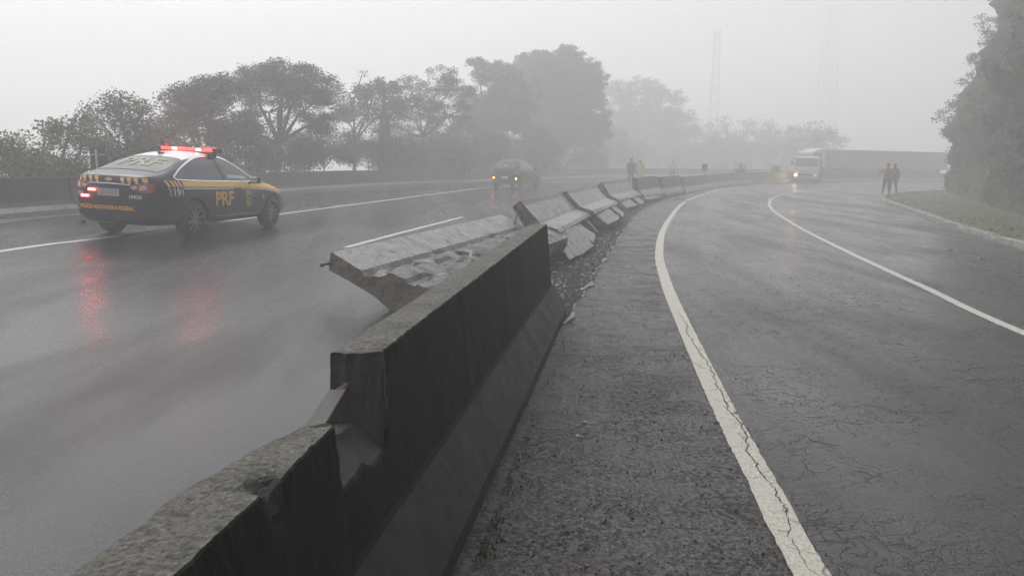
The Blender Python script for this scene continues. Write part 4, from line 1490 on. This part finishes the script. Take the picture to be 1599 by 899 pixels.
decal(bv, 'plate_recess', [(-.40, .69), (-.36, .885), (.36, .885), (.40, .69), (.34, .665), (-.34, .665)], 'B', plain('recess_black', (.012, .012, .014), .5), pc, .005, .05)
pl = decal(bv, 'licence_plate', [(-.20, .715), (.20, .715), (.20, .845), (-.20, .845)], 'B', plain('plate_grey', (.42, .43, .45), .35), pc, .014, .08)
decal(bv, 'plate_band', [(-.20, .823), (.20, .823), (.20, .845), (-.20, .845)], 'B', plain('plate_blue', (.08, .12, .24), .4), pl, .017, .1)
for k in range(7):
    c = .15 - k * .05
    decal(bv, 'plate_mark', [(c - .015, .735), (c + .015, .735), (c + .015, .805), (c - .015, .805)], 'B', plain('plate_ink', (.22, .23, .25), .5), pl, .017, .1)
text_decal(bv, 'lettering', '19420', .085, 'B', (-.47, .715), WHT, pc, .20, .008, .002)
text_decal(bv, 'lettering', '191', .085, 'B', (.58, .725), WHT, pc, .13, .008, .002)
text_decal(bv, 'lettering', 'POLÍCIA RODOVIÁRIA FEDERAL', .085, 'B', (.06, .525), YEL, pc, 1.04, .008, .003)
stroke(bv, 'bumper_trim', [(.80, .40), (.4, .345), (0, .335), (-.4, .345), (-.80, .40)], .02, 'B', M_BLACK, pc, .006)
stroke(bv, 'boot_gap', [(.72, .92), (.58, .70), (.50, .625), (0, .61), (-.50, .625), (-.58, .70), (-.72, .92)], .009, 'B', M_BLACK, pc, .004)
for (y, z) in ((.31, .80), (.45, .695)):
    p = project(bv, 'B', y, z, .02)
    mb = MB(); mb.box((-.012, -.065, -.018), (.012, .065, .018)); l_ = mb.build('warning_light', WARN, pc, bevel=.006); l_.location = p
mb = MB(); mb.tube([(-1.0, .52, .26), (-1.10, .52, .25)], .035, 12); mb.build('exhaust_pipe', M_CHROME, pc)
# mirrors
for s_ in (-1, 1):
    mb = MB(); mb.box((-.07, -.10, -.065), (.07, .10, .07)); m_ = mb.build('wing_mirror', NAVY, pc, True, bevel=.04)
    m_.location = (1.84, s_ * .99, .985)
    mb = MB(); mb.box((-.004, -.075, -.045), (.004, .075, .05)); g_ = mb.build('mirror_glass', M_CHROME, m_, bevel=.003); g_.location = (-.072, 0, 0)
    mb = MB(); mb.tube([(0, -s_ * .07, -.03), (.02, -s_ * .17, -.07)], .025, 8); mb.build('mirror_arm', M_BLACK, m_)
# light bar
bar = empty('light_bar', (1.12, -.02, 1.428)); bar.parent = pc
mb = MB(); mb.box((-.14, -.60, .03), (.14, .60, .055)); mb.build('bar_base', M_BLACK, bar, bevel=.01)
for s_ in (-1, 1):
    mb = MB(); mb.box((-.05, -.03, -.06), (.05, .03, .035)); f_ = mb.build('bar_foot', M_BLACK, bar); f_.location = (0, s_ * .50, 0)
for (y0, y1, mt) in ((.315, .54, REDON), (.20, .31, REDHOT), (-.195, .195, REDON), (-.31, -.20, REDHOT), (-.54, -.315, REDON)):
    mb = MB(); mb.box((-.135, y0, .056), (.135, y1, .106)); mb.build('lamp_lens', mt, bar, bevel=.016)
for s_ in (-1, 1):
    mb = MB(); mb.box((-.135, -.03, .056), (.135, .03, .115)); e_ = mb.build('bar_end', M_BLACK, bar, bevel=.02); e_.location = (0, s_ * .575, 0)
mb = MB(); mb.tube([(1.02, .46, 1.47), (1.02, .46, 1.56)], .02, 8); mb.tube([(.95, .46, 1.60), (1.07, .46, 1.60)], .055, 14); mb.build('spotlight', M_BLACK, pc)
mb = MB(); mb.tube([(1.05, -.42, 1.46), (1.05, -.42, 1.54)], .02, 8); mb.tube([(.98, -.34, 1.56), (1.28, -.46, 1.54)], .032, 10); mb.build('siren_horn', plain('grey_horn', (.30, .30, .29), .4), pc)
mb = MB(); mb.box((.24, -.03, 1.405), (.36, .03, 1.44)); mb.tube([(.26, 0, 1.43), (.20, 0, 1.455)], .008, 6); mb.build('roof_aerial', M_BLACK, pc)
PC_H = Vector((.47, 2.66, 0)).normalized()
PC_X, PC_Y = -5.50 - PC_H.y * .80, 12.68 + PC_H.x * .80
place(pc, PC_X, PC_Y, PC_H)
pc.scale = (1.0, .945, 1.0)
bpy.context.view_layer.update()
for y in (.24, -.24):
    l = bpy.data.lights.new('light_bar_glow', 'POINT'); l.energy = 2.5; l.color = (1, .06, .06); l.shadow_soft_size = .06
    lo = bpy.data.objects.new('light_bar_glow', l); COL.objects.link(lo)
    lo.parent = bar; lo.location = (0, y, .19)

# ------------------------------------------------------------------ hatchback in the fog
HB = plain('dark_blue_paint', (.014, .014, .018), .45, spec=.3, coat=.1)
AMB = plain('amber_light_on', (.9, .5, .2), .4, emit=(1, .40, .07), es=4.5)
hb = empty('hatchback_car', (0, 0, 0), 'dark hatchback driving away into the fog with two amber rear lights on', 'car')
ST = [(-.70, .48, .50, .82, .64, .60, .86, .52, .88), (-.665, .34, .66, .90, .76, .70, .98, .60, 1.0), (-.56, .27, .72, .925, .81, .75, 1.12, .62, 1.16), (-.40, .24, .74, .93, .825, .77, 1.28, .585, 1.335),
      (-.15, .22, .75, .93, .83, .775, 1.365, .56, 1.425), (.3, .21, .75, .925, .83, .775, 1.395, .555, 1.46), (.8, .21, .75, .92, .83, .775, 1.395, .555, 1.462), (1.2, .21, .75, .91, .83, .77, 1.34, .56, 1.405),
      (1.6, .21, .75, .90, .83, .77, 1.18, .59, 1.23), (1.95, .21, .74, .88, .83, .77, .985, .63, 1.02), (2.3, .21, .74, .84, .825, .76, .90, .60, .94), (2.8, .21, .70, .76, .79, .72, .81, .52, .85),
      (3.08, .27, .60, .68, .68, .62, .72, .46, .75), (3.17, .38, .48, .58, .54, .48, .62, .36, .63)]
body = loft_body('body', ST, [HB], hb)
cut_arches(body, [(0, .30), (2.47, .30)], .345, .5, 1.1)
bv = bvh_of(body)
for (x, y, s_) in ((0, -.73, -1), (2.47, -.73, -1), (0, .73, 1), (2.47, .73, 1)):
    wheel(hb, x, y, .30, .30, .19, 7, s_)
GF = plain('fog_lit_glass', (.10, .11, .115), .12, spec=.5)
for ax in 'RL':
    decal(bv, 'window', [(-.30, 1.02), (-.12, 1.25), (.05, 1.31), (.05, .98)], ax, M_GLASS, hb, .004, .08)
    decal(bv, 'window', [(.10, 1.325), (.72, 1.355), (.76, .97), (.10, .98)], ax, GF, hb, .004, .08)
    decal(bv, 'window', [(.82, 1.355), (1.12, 1.31), (1.45, 1.18), (1.72, .98), (.84, .968)], ax, GF, hb, .004, .08)
    stroke(bv, 'side_moulding', [(-.2, .60), (1.0, .58), (2.1, .57)], .03, ax, M_BLACK, hb, .005)
rw = decal(bv, 'rear_window', [(-.54, .985), (.54, .985), (.49, 1.28), (-.49, 1.28)], 'B', GF, hb, .005, .08)
for s_ in (1, -1):
    decal(bv, 'taillight', [(s_ * a, b) for a, b in ((.60, .95), (.74, .93), (.80, .80), (.76, .70), (.60, .72))], 'B', RED, hb, .009, .05)
    p = project(bv, 'B', s_ * .64, .53, .02)
    mb = MB(); mb.tube([(-.015, 0, 0), (.015, 0, 0)], .048, 14); l_ = mb.build('amber_lamp', AMB, hb); l_.location = p
decal(bv, 'licence_plate', [(-.20, .50), (.20, .50), (.20, .625), (-.20, .625)], 'B', plain('pale_plate', (.55, .55, .55), .4), hb, .012, .1)
decal(bv, 'rear_bumper', [(-.74, .40), (.74, .40), (.72, .46), (-.72, .46)], 'B', M_BLACK, hb, .008, .1)
decal(bv, 'roof_sticker', [(-.035, 1.09), (.05, 1.09), (.05, 1.15), (-.035, 1.15)], 'B', WHT, rw, .009, .1)
for s_ in (-1, 1):
    mb = MB(); mb.box((-.06, -.08, -.055), (.06, .08, .06)); m_ = mb.build('wing_mirror', HB, hb, True, bevel=.035); m_.location = (1.55, s_ * .92, 1.0)
mb = MB(); mb.box((-.5, -.55, 1.36), (-.36, .55, 1.385)); mb.build('roof_spoiler', HB, hb, bevel=.01)
place(hb, -.16, 40.2, (math.sin(.38), math.cos(.38)))
hb.scale = (.95, 1.0, 1.08)

# ------------------------------------------------------------------ trucks in the fog
def prism(mb, pts, y0, y1, mi=0):
    n_ = len(pts)
    V = [(x, y0, z) for x, z in pts] + [(x, y1, z) for x, z in pts]
    mb.add(V, [tuple(range(n_)), tuple(range(2 * n_ - 1, n_ - 1, -1))] + [(k, (k + 1) % n_, n_ + (k + 1) % n_, n_ + k) for k in range(n_)], mi)


TW = plain('white_cab_paint', (.45, .45, .44), .4, coat=.1)
HEAD = plain('headlight_on', (1, .8, .6), .3, emit=(1, .62, .30), es=60)
HEADOFF = plain('headlight_off', (.7, .7, .68), .2, emit=(1, .9, .75), es=.3)


def cab(parent, W, Hh, Ln, x0, tall=False):
    """front face at x0, extends back Ln; ground z=0"""
    zb = .42 if not tall else .55
    pts = [(x0, zb), (x0 + .02, zb + .35 * (Hh - zb)), (x0 - .06, zb + .52 * (Hh - zb)), (x0 - .28 * (1 if not tall else .8), Hh - .10), (x0 - .42, Hh), (x0 - Ln + .05, Hh), (x0 - Ln, Hh - .06), (x0 - Ln, zb)]
    mb = MB(); prism(mb, pts, -W / 2, W / 2)
    c = mb.build('cab', TW, parent, bevel=.05)
    # windscreen lies on the slanted part
    a, b = Vector((x0 - .06, 0, zb + .52 * (Hh - zb))), Vector((x0 - .28 * (1 if not tall else .8), 0, Hh - .10))
    d_ = (b - a); nn = Vector((d_.z, 0, -d_.x)).normalized()
    p0, p1 = a + d_ * .04 + nn * .012, a + d_ * .90 + nn * .012
    mb = MB()
    w0, w1 = W / 2 - .07, W / 2 - .12
    back = [Vector((p0.x, w0, p0.z)), Vector((p0.x, -w0, p0.z)), Vector((p1.x, -w1, p1.z)), Vector((p1.x, w1, p1.z))]
    mb.add(back + [q - nn * .02 for q in back], [(0, 1, 2, 3), (7, 6, 5, 4), (0, 4, 5, 1), (1, 5, 6, 2), (2, 6, 7, 3), (3, 7, 4, 0)])
    mb.build('windscreen', plain('dark_windscreen', (.06, .065, .07), .1, spec=.7), parent)
    for s_ in (-1, 1):
        z0 = zb + .56 * (Hh - zb); z1 = Hh - .16
        mb = MB(); y = s_ * (W / 2 + .006)
        V = [(x0 - .16, y, z0), (x0 - Ln * .72, y, z0), (x0 - Ln * .72, y, z1), (x0 - .34, y, z1)]
        mb.add(V + [(q[0], q[1] - s_ * .02, q[2]) for q in V], [(0, 1, 2, 3), (0, 4, 5, 1), (1, 5, 6, 2), (2, 6, 7, 3), (3, 7, 4, 0)])
        mb.build('door_window', M_GLASS, parent)
        mb = MB(); mb.box((-.04, -.09, -.17), (.04, .09, .17)); m_ = mb.build('wing_mirror', M_BLACK, parent, bevel=.02); m_.location = (x0 - .05, s_ * (W / 2 + .16), z0 + .22)
        mb = MB(); mb.tube([(0, -s_ * .16, .1), (0, 0, .05)], .015, 6); mb.build('mirror_arm', M_BLACK, m_)
    mb = MB(); mb.box((x0 - .08, -W / 2 - .01, zb - .12), (x0 + .07, W / 2 + .01, zb + .10)); mb.build('bumper', plain('grey_bumper', (.25, .25, .25), .5), parent, bevel=.03)
    mb = MB(); mb.box((x0 - .01, -W / 2 + .35, zb + .19), (x0 + .035, W / 2 - .35, zb + .34)); mb.build('grille', M_BLACK, parent, bevel=.01)
    return zb


tk = empty('small_truck', (0, 0, 0), 'small white cab truck coming round the bend with its headlight shining', 'truck')
zb = cab(tk, 1.85, 2.18, 1.55, .75)
for s_, mt in ((-1, HEAD), (1, HEADOFF)):
    mb = MB(); mb.tube([(.76, s_ * .74, zb + .24), (.80, s_ * .74, zb + .24)], .10, 16); mb.build('headlight', mt, tk)
mb = MB(); mb.box((-4.0, -.40, .45), (.2, .40, .62)); mb.build('chassis', M_BLACK, tk)
DK = plain('dark_cargo_side', (.09, .088, .085), .6)
mb = MB(); mb.box((-4.4, -.98, .70), (-.90, .98, .80)); mb.box((-4.4, -.98, .80), (-4.34, .98, 1.35)); mb.box((-.96, -.98, .80), (-.90, .98, 1.85)); mb.box((-4.34, .93, .80), (-.96, .98, 1.35)); mb.box((-4.34, -.98, .80), (-.96, -.93, 1.35))
mb.build('cargo_bed', DK, tk)
for x in (.05, -3.1):
    for s_ in (-1, 1): wheel(tk, x, s_ * .80, .36, .36, .24, 6, s_)
p = gp(1258, 286)
place(tk, p.x, p.y, (-.46, -.88))

lt = empty('lorry', (0, 0, 0), 'long lorry behind the small truck, white cab with dark trailer lost in fog', 'truck')
zb = cab(lt, 2.3, 2.75, 1.9, .9, True)
mb = MB(); prism(mb, [(.25, 2.752), (-.2, 2.98), (-.98, 3.05), (-.98, 2.752)], -1.05, 1.05); mb.build('wind_deflector', TW, lt, bevel=.05)
for s_ in (-1, 1):
    mb = MB(); mb.box((.90, s_ * .95 - .16, zb + .16), (.94, s_ * .95 + .16, zb + .34)); mb.build('headlight', HEADOFF if False else plain('lorry_lamp', (.6, .6, .58), .2), lt, bevel=.02)
mb = MB(); mb.box((-16.5, -1.22, 1.15), (-1.2, 1.22, 2.95)); mb.build('trailer', plain('grey_tarpaulin', (.19, .195, .192), .6, var=.3, vscale=.6), lt, bevel=.05)
mb = MB(); mb.box((-16.4, -.45, .85), (.4, .45, 1.147)); mb.build('chassis', M_BLACK, lt)
mb = MB()
for s_ in (-1, 1): mb.box((-11.4, s_ * 1.18 - .02, .55), (-5.0, s_ * 1.18 + .02, 1.146))
mb.build('side_guard', M_BLACK, lt)
for x in (-.1, -3.6, -12.6, -13.9, -15.2):
    for s_ in (-1, 1): wheel(lt, x, s_ * 1.05, .5, .5, .30, 8, s_)
p = gp(1296, 284)
place(lt, p.x + 1.2, p.y + 8, (-.95, -.30))

# ------------------------------------------------------------------ people
SKIN = plain('skin', (.26, .16, .11), .55)
HAIR = plain('dark_hair', (.012, .010, .009), .6)
BOOT = plain('black_boots', (.015, .014, .013), .6)


def person(label, x, y, face, jacket, trousers, pose, hood=False, hat=None):
    r = empty('person', (0, 0, 0), label, 'person', 'people standing on the wet road')
    g = pose
    J = [(0, 0, .96, .14), (0, 0, 1.18, .135), (0, 0, 1.38, .15), (.01, 0, 1.50, .06), (.02, 0, 1.57, .075), (.02, 0, 1.67, .085)]
    E = [(0, 1), (1, 2), (2, 3), (3, 4), (4, 5)]
    for s_ in (-1, 1):
        b = len(J)
        st_ = g.get('stance', .12)
        J += [(0, s_ * .10, .88, .095), (.03, s_ * (.08 + st_ * .5), .50, .065), (-.01, s_ * (.08 + st_), .09, .048), (.12, s_ * (.09 + st_), .045, .042)]
        E += [(0, b), (b, b + 1), (b + 1, b + 2), (b + 2, b + 3)]
        c = len(J)
        sh, el, ha = g['arms'][0 if s_ < 0 else 1]
        J += [(0, s_ * .19, 1.41, .068), (*el, .05), (*ha, .040), (ha[0] + .07, ha[1], ha[2] - .05, .030)]
        E += [(2, c), (c, c + 1), (c + 1, c + 2), (c + 2, c + 3)]
    me = bpy.data.meshes.new('body')
    me.from_pydata([j[:3] for j in J], E, [])
    o = bpy.data.objects.new('body', me); COL.objects.link(o)
    sk = o.modifiers.new('skin', 'SKIN'); sk.use_smooth_shade = True
    for i, j in enumerate(J):
        me.skin_vertices[0].data[i].radius = (j[3] * (1.22 if i > 0 and i < 3 else 1.12), j[3] * (1.3 if i < 3 else 1.15))
    me.skin_vertices[0].data[0].use_root = True
    s = o.modifiers.new('sub', 'SUBSURF'); s.levels = 2; s.render_levels = 2
    apply_mods(o)
    for m in (jacket, trousers, SKIN, BOOT): o.data.materials.append(m)
    hands = [Vector(J[i][:3]) for i in (9, 17)]
    for p_ in o.data.polygons:
        c = p_.center
        k = 0 if c.z > .86 else 1
        if c.z > 1.50 and abs(c.y) < .16: k = 2
        if c.z < .11: k = 3
        if abs(c.y) > .17 and c.z < 1.45 and c.z > .6: k = 0
        p_.material_index = k
    o.parent = r
    bm = bmesh.new(); bmesh.ops.create_uvsphere(bm, u_segments=16, v_segments=10, radius=.105)
    for v in list(bm.verts):
        v.co.z *= 1.12
    bmesh.ops.delete(bm, geom=[v for v in bm.verts if v.co.z < -.02 and v.co.x > -.02], context='VERTS')
    hm = bpy.data.meshes.new('hair'); bm.to_mesh(hm); bm.free(); hm.materials.append(jacket if hood else HAIR)
    h = bpy.data.objects.new('hood' if hood else 'hair', hm); COL.objects.link(h); h.location = (.005, 0, 1.665); h.parent = r
    for p_ in hm.polygons: p_.use_smooth = True
    for s_ in (-1, 1):
        ha = g['arms'][0 if s_ < 0 else 1][2]
        mb = MB()
        for k in range(5):
            a = (k - 2) * .016
            mb.tube([(ha[0] + .07, ha[1] + a * .8, ha[2] - .05), (ha[0] + .10, ha[1] + a, ha[2] - .085), (ha[0] + .095, ha[1] + a, ha[2] - .12 - (.012 if k in (1, 2) else 0))], [.011, .010, .008], 6)
        mb.build('hand', SKIN, r, True)
    place(r, x, y, face, 0, False)
    return r


ARM_OUT = [((0, 0, 0), (.02, -.40, 1.22), (.10, -.50, 1.02)), ((0, 0, 0), (.02, .40, 1.22), (.10, .50, 1.02))]
ARM_DOWN = [((0, 0, 0), (-.02, -.25, 1.14), (.06, -.26, .90)), ((0, 0, 0), (-.02, .25, 1.14), (.06, .26, .90))]
ARM_HIP = [((0, 0, 0), (-.04, -.34, 1.16), (.06, -.22, .98)), ((0, 0, 0), (.0, .25, 1.14), (.12, .24, .92))]
ORJ = plain('orange_jacket', (.22, .13, .075), .6)
RDJ = plain('faded_red_jacket', (.20, .10, .09), .6)
GRT = plain('grey_trousers', (.05, .05, .055), .7)
DKJ = plain('dark_raincoat', (.05, .055, .05), .6)
YLJ = plain('pale_yellow_raincoat', (.50, .45, .20), .5)
p1, p2 = gp(1384, 305), gp(1394, 304)
person('person in orange jacket and grey trousers, left of the pair near the kerb bend', p1.x - .05, p1.y, (-.25, -1), ORJ, GRT, dict(arms=ARM_OUT, stance=.10))
person('person in faded red jacket, right of the pair near the kerb bend', p2.x + .14, p2.y + .3, (-.5, -.8), RDJ, GRT, dict(arms=ARM_HIP, stance=.12))
person('person in a dark raincoat standing behind the gap in the median barrier', at(986, 250, 47).x, 47, (.3, -1), DKJ, GRT, dict(arms=ARM_DOWN, stance=.06), True)
person('person in a pale yellow raincoat beside the one in dark rainwear', at(1000, 250, 47.5).x, 47.5, (-.2, -1), YLJ, YLJ, dict(arms=ARM_HIP, stance=.08), True)
person('faint person in yellow raincoat standing alone left of the small square sign', at(1051, 250, 60).x, 60, (-.2, -1), YLJ, GRT, dict(arms=ARM_DOWN, stance=.08), True)

# ------------------------------------------------------------------ signs
SG = plain('sign_back_dark', (.022, .022, .024), .6, spec=.2)
SP = plain('galvanised_post', (.22, .22, .22), .45, metal=.3)
c = at(154.5, 262, 17.1); gz = terrain_z(c.x, 17.1)
sg = empty('road_sign', (c.x, 17.1, gz), 'dark back of a rectangular road sign on a pale post, left of the police car', 'road sign')
top = at(154.5, 229, 17.1).z - gz
mb = MB(); mb.box((-.22, 0, top - .85), (.22, .012, top)); mb.build('panel', SG, sg, bevel=.006)
mb = MB(); mb.tube([(0, -.035, -.2), (0, -.035, top - .06)], .030, 10); mb.build('post', SP, sg, True)
mb = MB(); mb.box((-.20, -.02, top - .20), (.20, -.001, top - .16)); mb.build('bracket', SP, sg)
sg.rotation_euler = (0, 0, R(-14))
c = at(1100.5, 262, 50.5); bx = c.x
s2 = empty('road_sign', (bx, 50.5, G(bx, 50.5)), 'small square dark sign standing above the far median barrier', 'road sign')
t_ = at(1100.5, 256, 50.5).z - G(bx, 50.5)
mb = MB(); mb.box((-.18, 0, t_ - .48), (.18, .015, t_)); mb.build('panel', SG, s2, bevel=.006)
mb = MB(); mb.tube([(0, -.03, 0), (0, -.03, t_ - .1)], .025, 8); mb.build('post', SP, s2)
for (px, D, lab) in ((1157, 57.5, 'small yellow green bush peeping over the far median barrier'), (1212, 64, 'last small bush over the barrier just before the white truck')):
    c = at(px, 264, D)
    r_ = empty('shrub', (c.x, D, G(c.x, D)), lab, 'shrub', 'bushes over the far barrier')
    mb = MB(); mb.tube([(0, 0, 0), (0, 0, c.z - G(c.x, D))], .03, 6); mb.build('stem', M['bark'], r_)
    leaf_obj('crown', [tuple(c + Vector((random.gauss(0, .18), random.gauss(0, .18), random.gauss(-.05, .2)))) for _ in range(24)], 14, .14, .22, M['leaf_pale'], r_)

# ------------------------------------------------------------------ lattice towers in the fog
def tower(label, px, D, wb, wt, ztop, arms):
    c = at(px, 230, D); z0 = terrain_z(c.x, D) - .3
    r_ = empty('lattice_tower', (c.x, D, z0), label, 'lattice tower', 'transmission towers in the fog')
    Hh = ztop - z0
    mb = MB(); nl = 11
    lv = [(wb + (wt - wb) * (k / nl) ** .8, Hh * k / nl) for k in range(nl + 1)]
    cs = ((-1, -1), (1, -1), (1, 1), (-1, 1))
    for (a, b) in cs:
        mb.tube([(a * w / 2, b * w / 2, z) for w, z in lv], .045, 4)
    mb.build('legs', SP, r_)
    mb = MB()
    for (w0, z0_), (w1, z1_) in zip(lv[:-1], lv[1:]):
        for k in range(4):
            a, b = cs[k], cs[(k + 1) % 4]
            mb.tube([(a[0] * w0 / 2, a[1] * w0 / 2, z0_), (b[0] * w1 / 2, b[1] * w1 / 2, z1_)], .03, 4)
            mb.tube([(b[0] * w0 / 2, b[1] * w0 / 2, z0_), (a[0] * w1 / 2, a[1] * w1 / 2, z1_)], .03, 4)
    mb.build('bracing', SP, r_)
    for k in arms:
        z = Hh * k
        mb = MB(); mb.tube([(-3, 0, z + .1), (0, 0, z + .5), (3, 0, z + .1)], .08, 4); mb.tube([(-3, 0, z), (3, 0, z)], .08, 4); mb.build('cross_arm', SP, r_)
    return r_


tower('thin lattice tower fading into the fog above the long median barrier', 1112, 150, 2.6, .9, 25, ())
tower('wider lattice tower fading into the fog above the white truck', 1285, 150, 5.2, 1.6, 29, ())

# ------------------------------------------------------------------ leaves and twigs on the road
LEAFM = plain('dead_leaf', (.30, .24, .15), .5, var=.3, vscale=40)
for (px, py, s_, lab, rz) in ((905, 684, .055, 'dead leaf lying on the shoulder midway between barrier and white line', .4), (912, 661, .05, 'curled dead leaf lying just beyond the flat one on the shoulder', 1.9),
                              (1024, 457, .07, 'dead leaf resting against the bend of the white line', 2.4), (1270, 541, .05, 'small pale leaf on the cracked lane', .2),
                              (1148, 645, .045, 'yellowish leaf touching the right border of the white line', 1.1), (1226, 798, .035, 'tiny leaf beside the nearest stretch of white line', .6),
                              (1481, 390, .14, 'pale scrap lying near the kerb on the right', .1), (1531, 405, .12, 'second pale scrap near the right kerb, farther right', .2)):
    p = gp(px, py)
    mb = MB(); V = []
    for i in range(9):
        t = i / 8; w = .34 * math.sin(math.pi * t) ** .8
        for k in (-1, 0, 1):
            V.append(((t - .5) * s_, k * w * s_, .004 + .10 * s_ * (k * k) + .12 * s_ * math.sin(t * 5)))
    mb.add(V, [(i * 3 + k, i * 3 + k + 1, i * 3 + k + 4, i * 3 + k + 3) for i in range(8) for k in range(2)])
    o = mb.build('fallen_leaf' if s_ < .1 else 'litter_scrap', LEAFM if s_ < .1 else plain('pale_litter', (.45, .44, .40), .5), smooth=True)
    o.location = (p.x, p.y, G(p.x, p.y) + .006); o.rotation_euler = (0, 0, rz)
    tag(o, lab, 'leaf' if s_ < .1 else 'litter', 'leaves on the wet asphalt' if s_ < .1 else 'litter by the kerb')
for (px0, py0, px1, py1, lab, th, colr) in ((490, 300, 516, 301.5, 'broken yellowish branch lying on the far lane right of the police car', .028, (.38, .33, .20)),
                                            (1055, 312, 1075, 316, 'dark twig lying at the start of the curved white line', .025, (.06, .05, .04))):
    a, b = gp(px0, py0), gp(px1, py1)
    mb = MB(); mid = a.lerp(b, .5) + Vector((0, .05, .07))
    mb.tube([a + Vector((0, 0, .03)), mid, b + Vector((0, 0, .03))], [th, th * .9, th * .5], 6)
    mb.tube([mid, mid + Vector((.18, .16, .10))], [th * .6, th * .2], 5)
    o = mb.build('fallen_branch', plain('branch_wood', colr, .7), smooth=True)
    tag(o, lab, 'branch')

# ------------------------------------------------------------------ fog
m = bpy.data.materials.new('fog'); m.use_nodes = True
nt = m.node_tree; nt.nodes.clear()
out = nt.nodes.new('ShaderNodeOutputMaterial')
pv = nt.nodes.new('ShaderNodeVolumePrincipled')
pv.inputs['Color'].default_value = (1, 1, 1, 1)
pv.inputs['Density'].default_value = .0130
pv.inputs['Density Attribute'].default_value = ''
pv.inputs['Color Attribute'].default_value = ''
pv.inputs['Temperature Attribute'].default_value = ''
pv.inputs['Anisotropy'].default_value = .2
nt.links.new(pv.outputs[0], out.inputs['Volume'])
mb = MB(); mb.box((-152, -42, -13.5), (194, 264, 29.5))
hz = mb.build('haze', m); hz['kind'] = 'stuff'
hz.display_type = 'WIRE'

# ------------------------------------------------------------------ daylight: overcast
SUN_EL, SUN_AZ = R(58), math.atan2(-.55, .6)          # azimuth from +Y towards +X
w = bpy.data.worlds.new('World'); sc.world = w; w.use_nodes = True
nt = w.node_tree
bg = nt.nodes['Background']
sky = nt.nodes.new('ShaderNodeTexSky'); sky.sky_type = 'NISHITA'
sky.sun_disc = False; sky.sun_elevation = SUN_EL; sky.sun_rotation = SUN_AZ
sky.air_density = 1.0; sky.dust_density = 5.0; sky.ozone_density = 1.0
hs = nt.nodes.new('ShaderNodeHueSaturation'); hs.inputs['Saturation'].default_value = .32
nt.links.new(sky.outputs['Color'], hs.inputs['Color'])
nt.links.new(hs.outputs['Color'], bg.inputs['Color'])
bg.inputs['Strength'].default_value = .15
sl = bpy.data.lights.new('sun', 'SUN'); sl.energy = .5; sl.angle = R(40); sl.color = (1, .97, .93)
so = bpy.data.objects.new('sun', sl); COL.objects.link(so)
dv = Vector((math.sin(SUN_AZ) * math.cos(SUN_EL), math.cos(SUN_AZ) * math.cos(SUN_EL), math.sin(SUN_EL)))
so.rotation_euler = dv.to_track_quat('Z', 'Y').to_euler()

vs = sc.view_settings
vs.view_transform = 'Standard'; vs.look = 'None'; vs.exposure = 0.63; vs.gamma = 1.0; vs.use_curve_mapping = False
sc.cycles.volume_bounces = 8
sc.cycles.max_bounces = 12
sc.cycles.diffuse_bounces = 3
sc.cycles.glossy_bounces = 3
sc.cycles.use_denoising = True
sc.cycles.denoising_prefilter = 'NONE'
sc.cycles.sample_clamp_indirect = 2.0
sc.cycles.sample_clamp_direct = 4.0
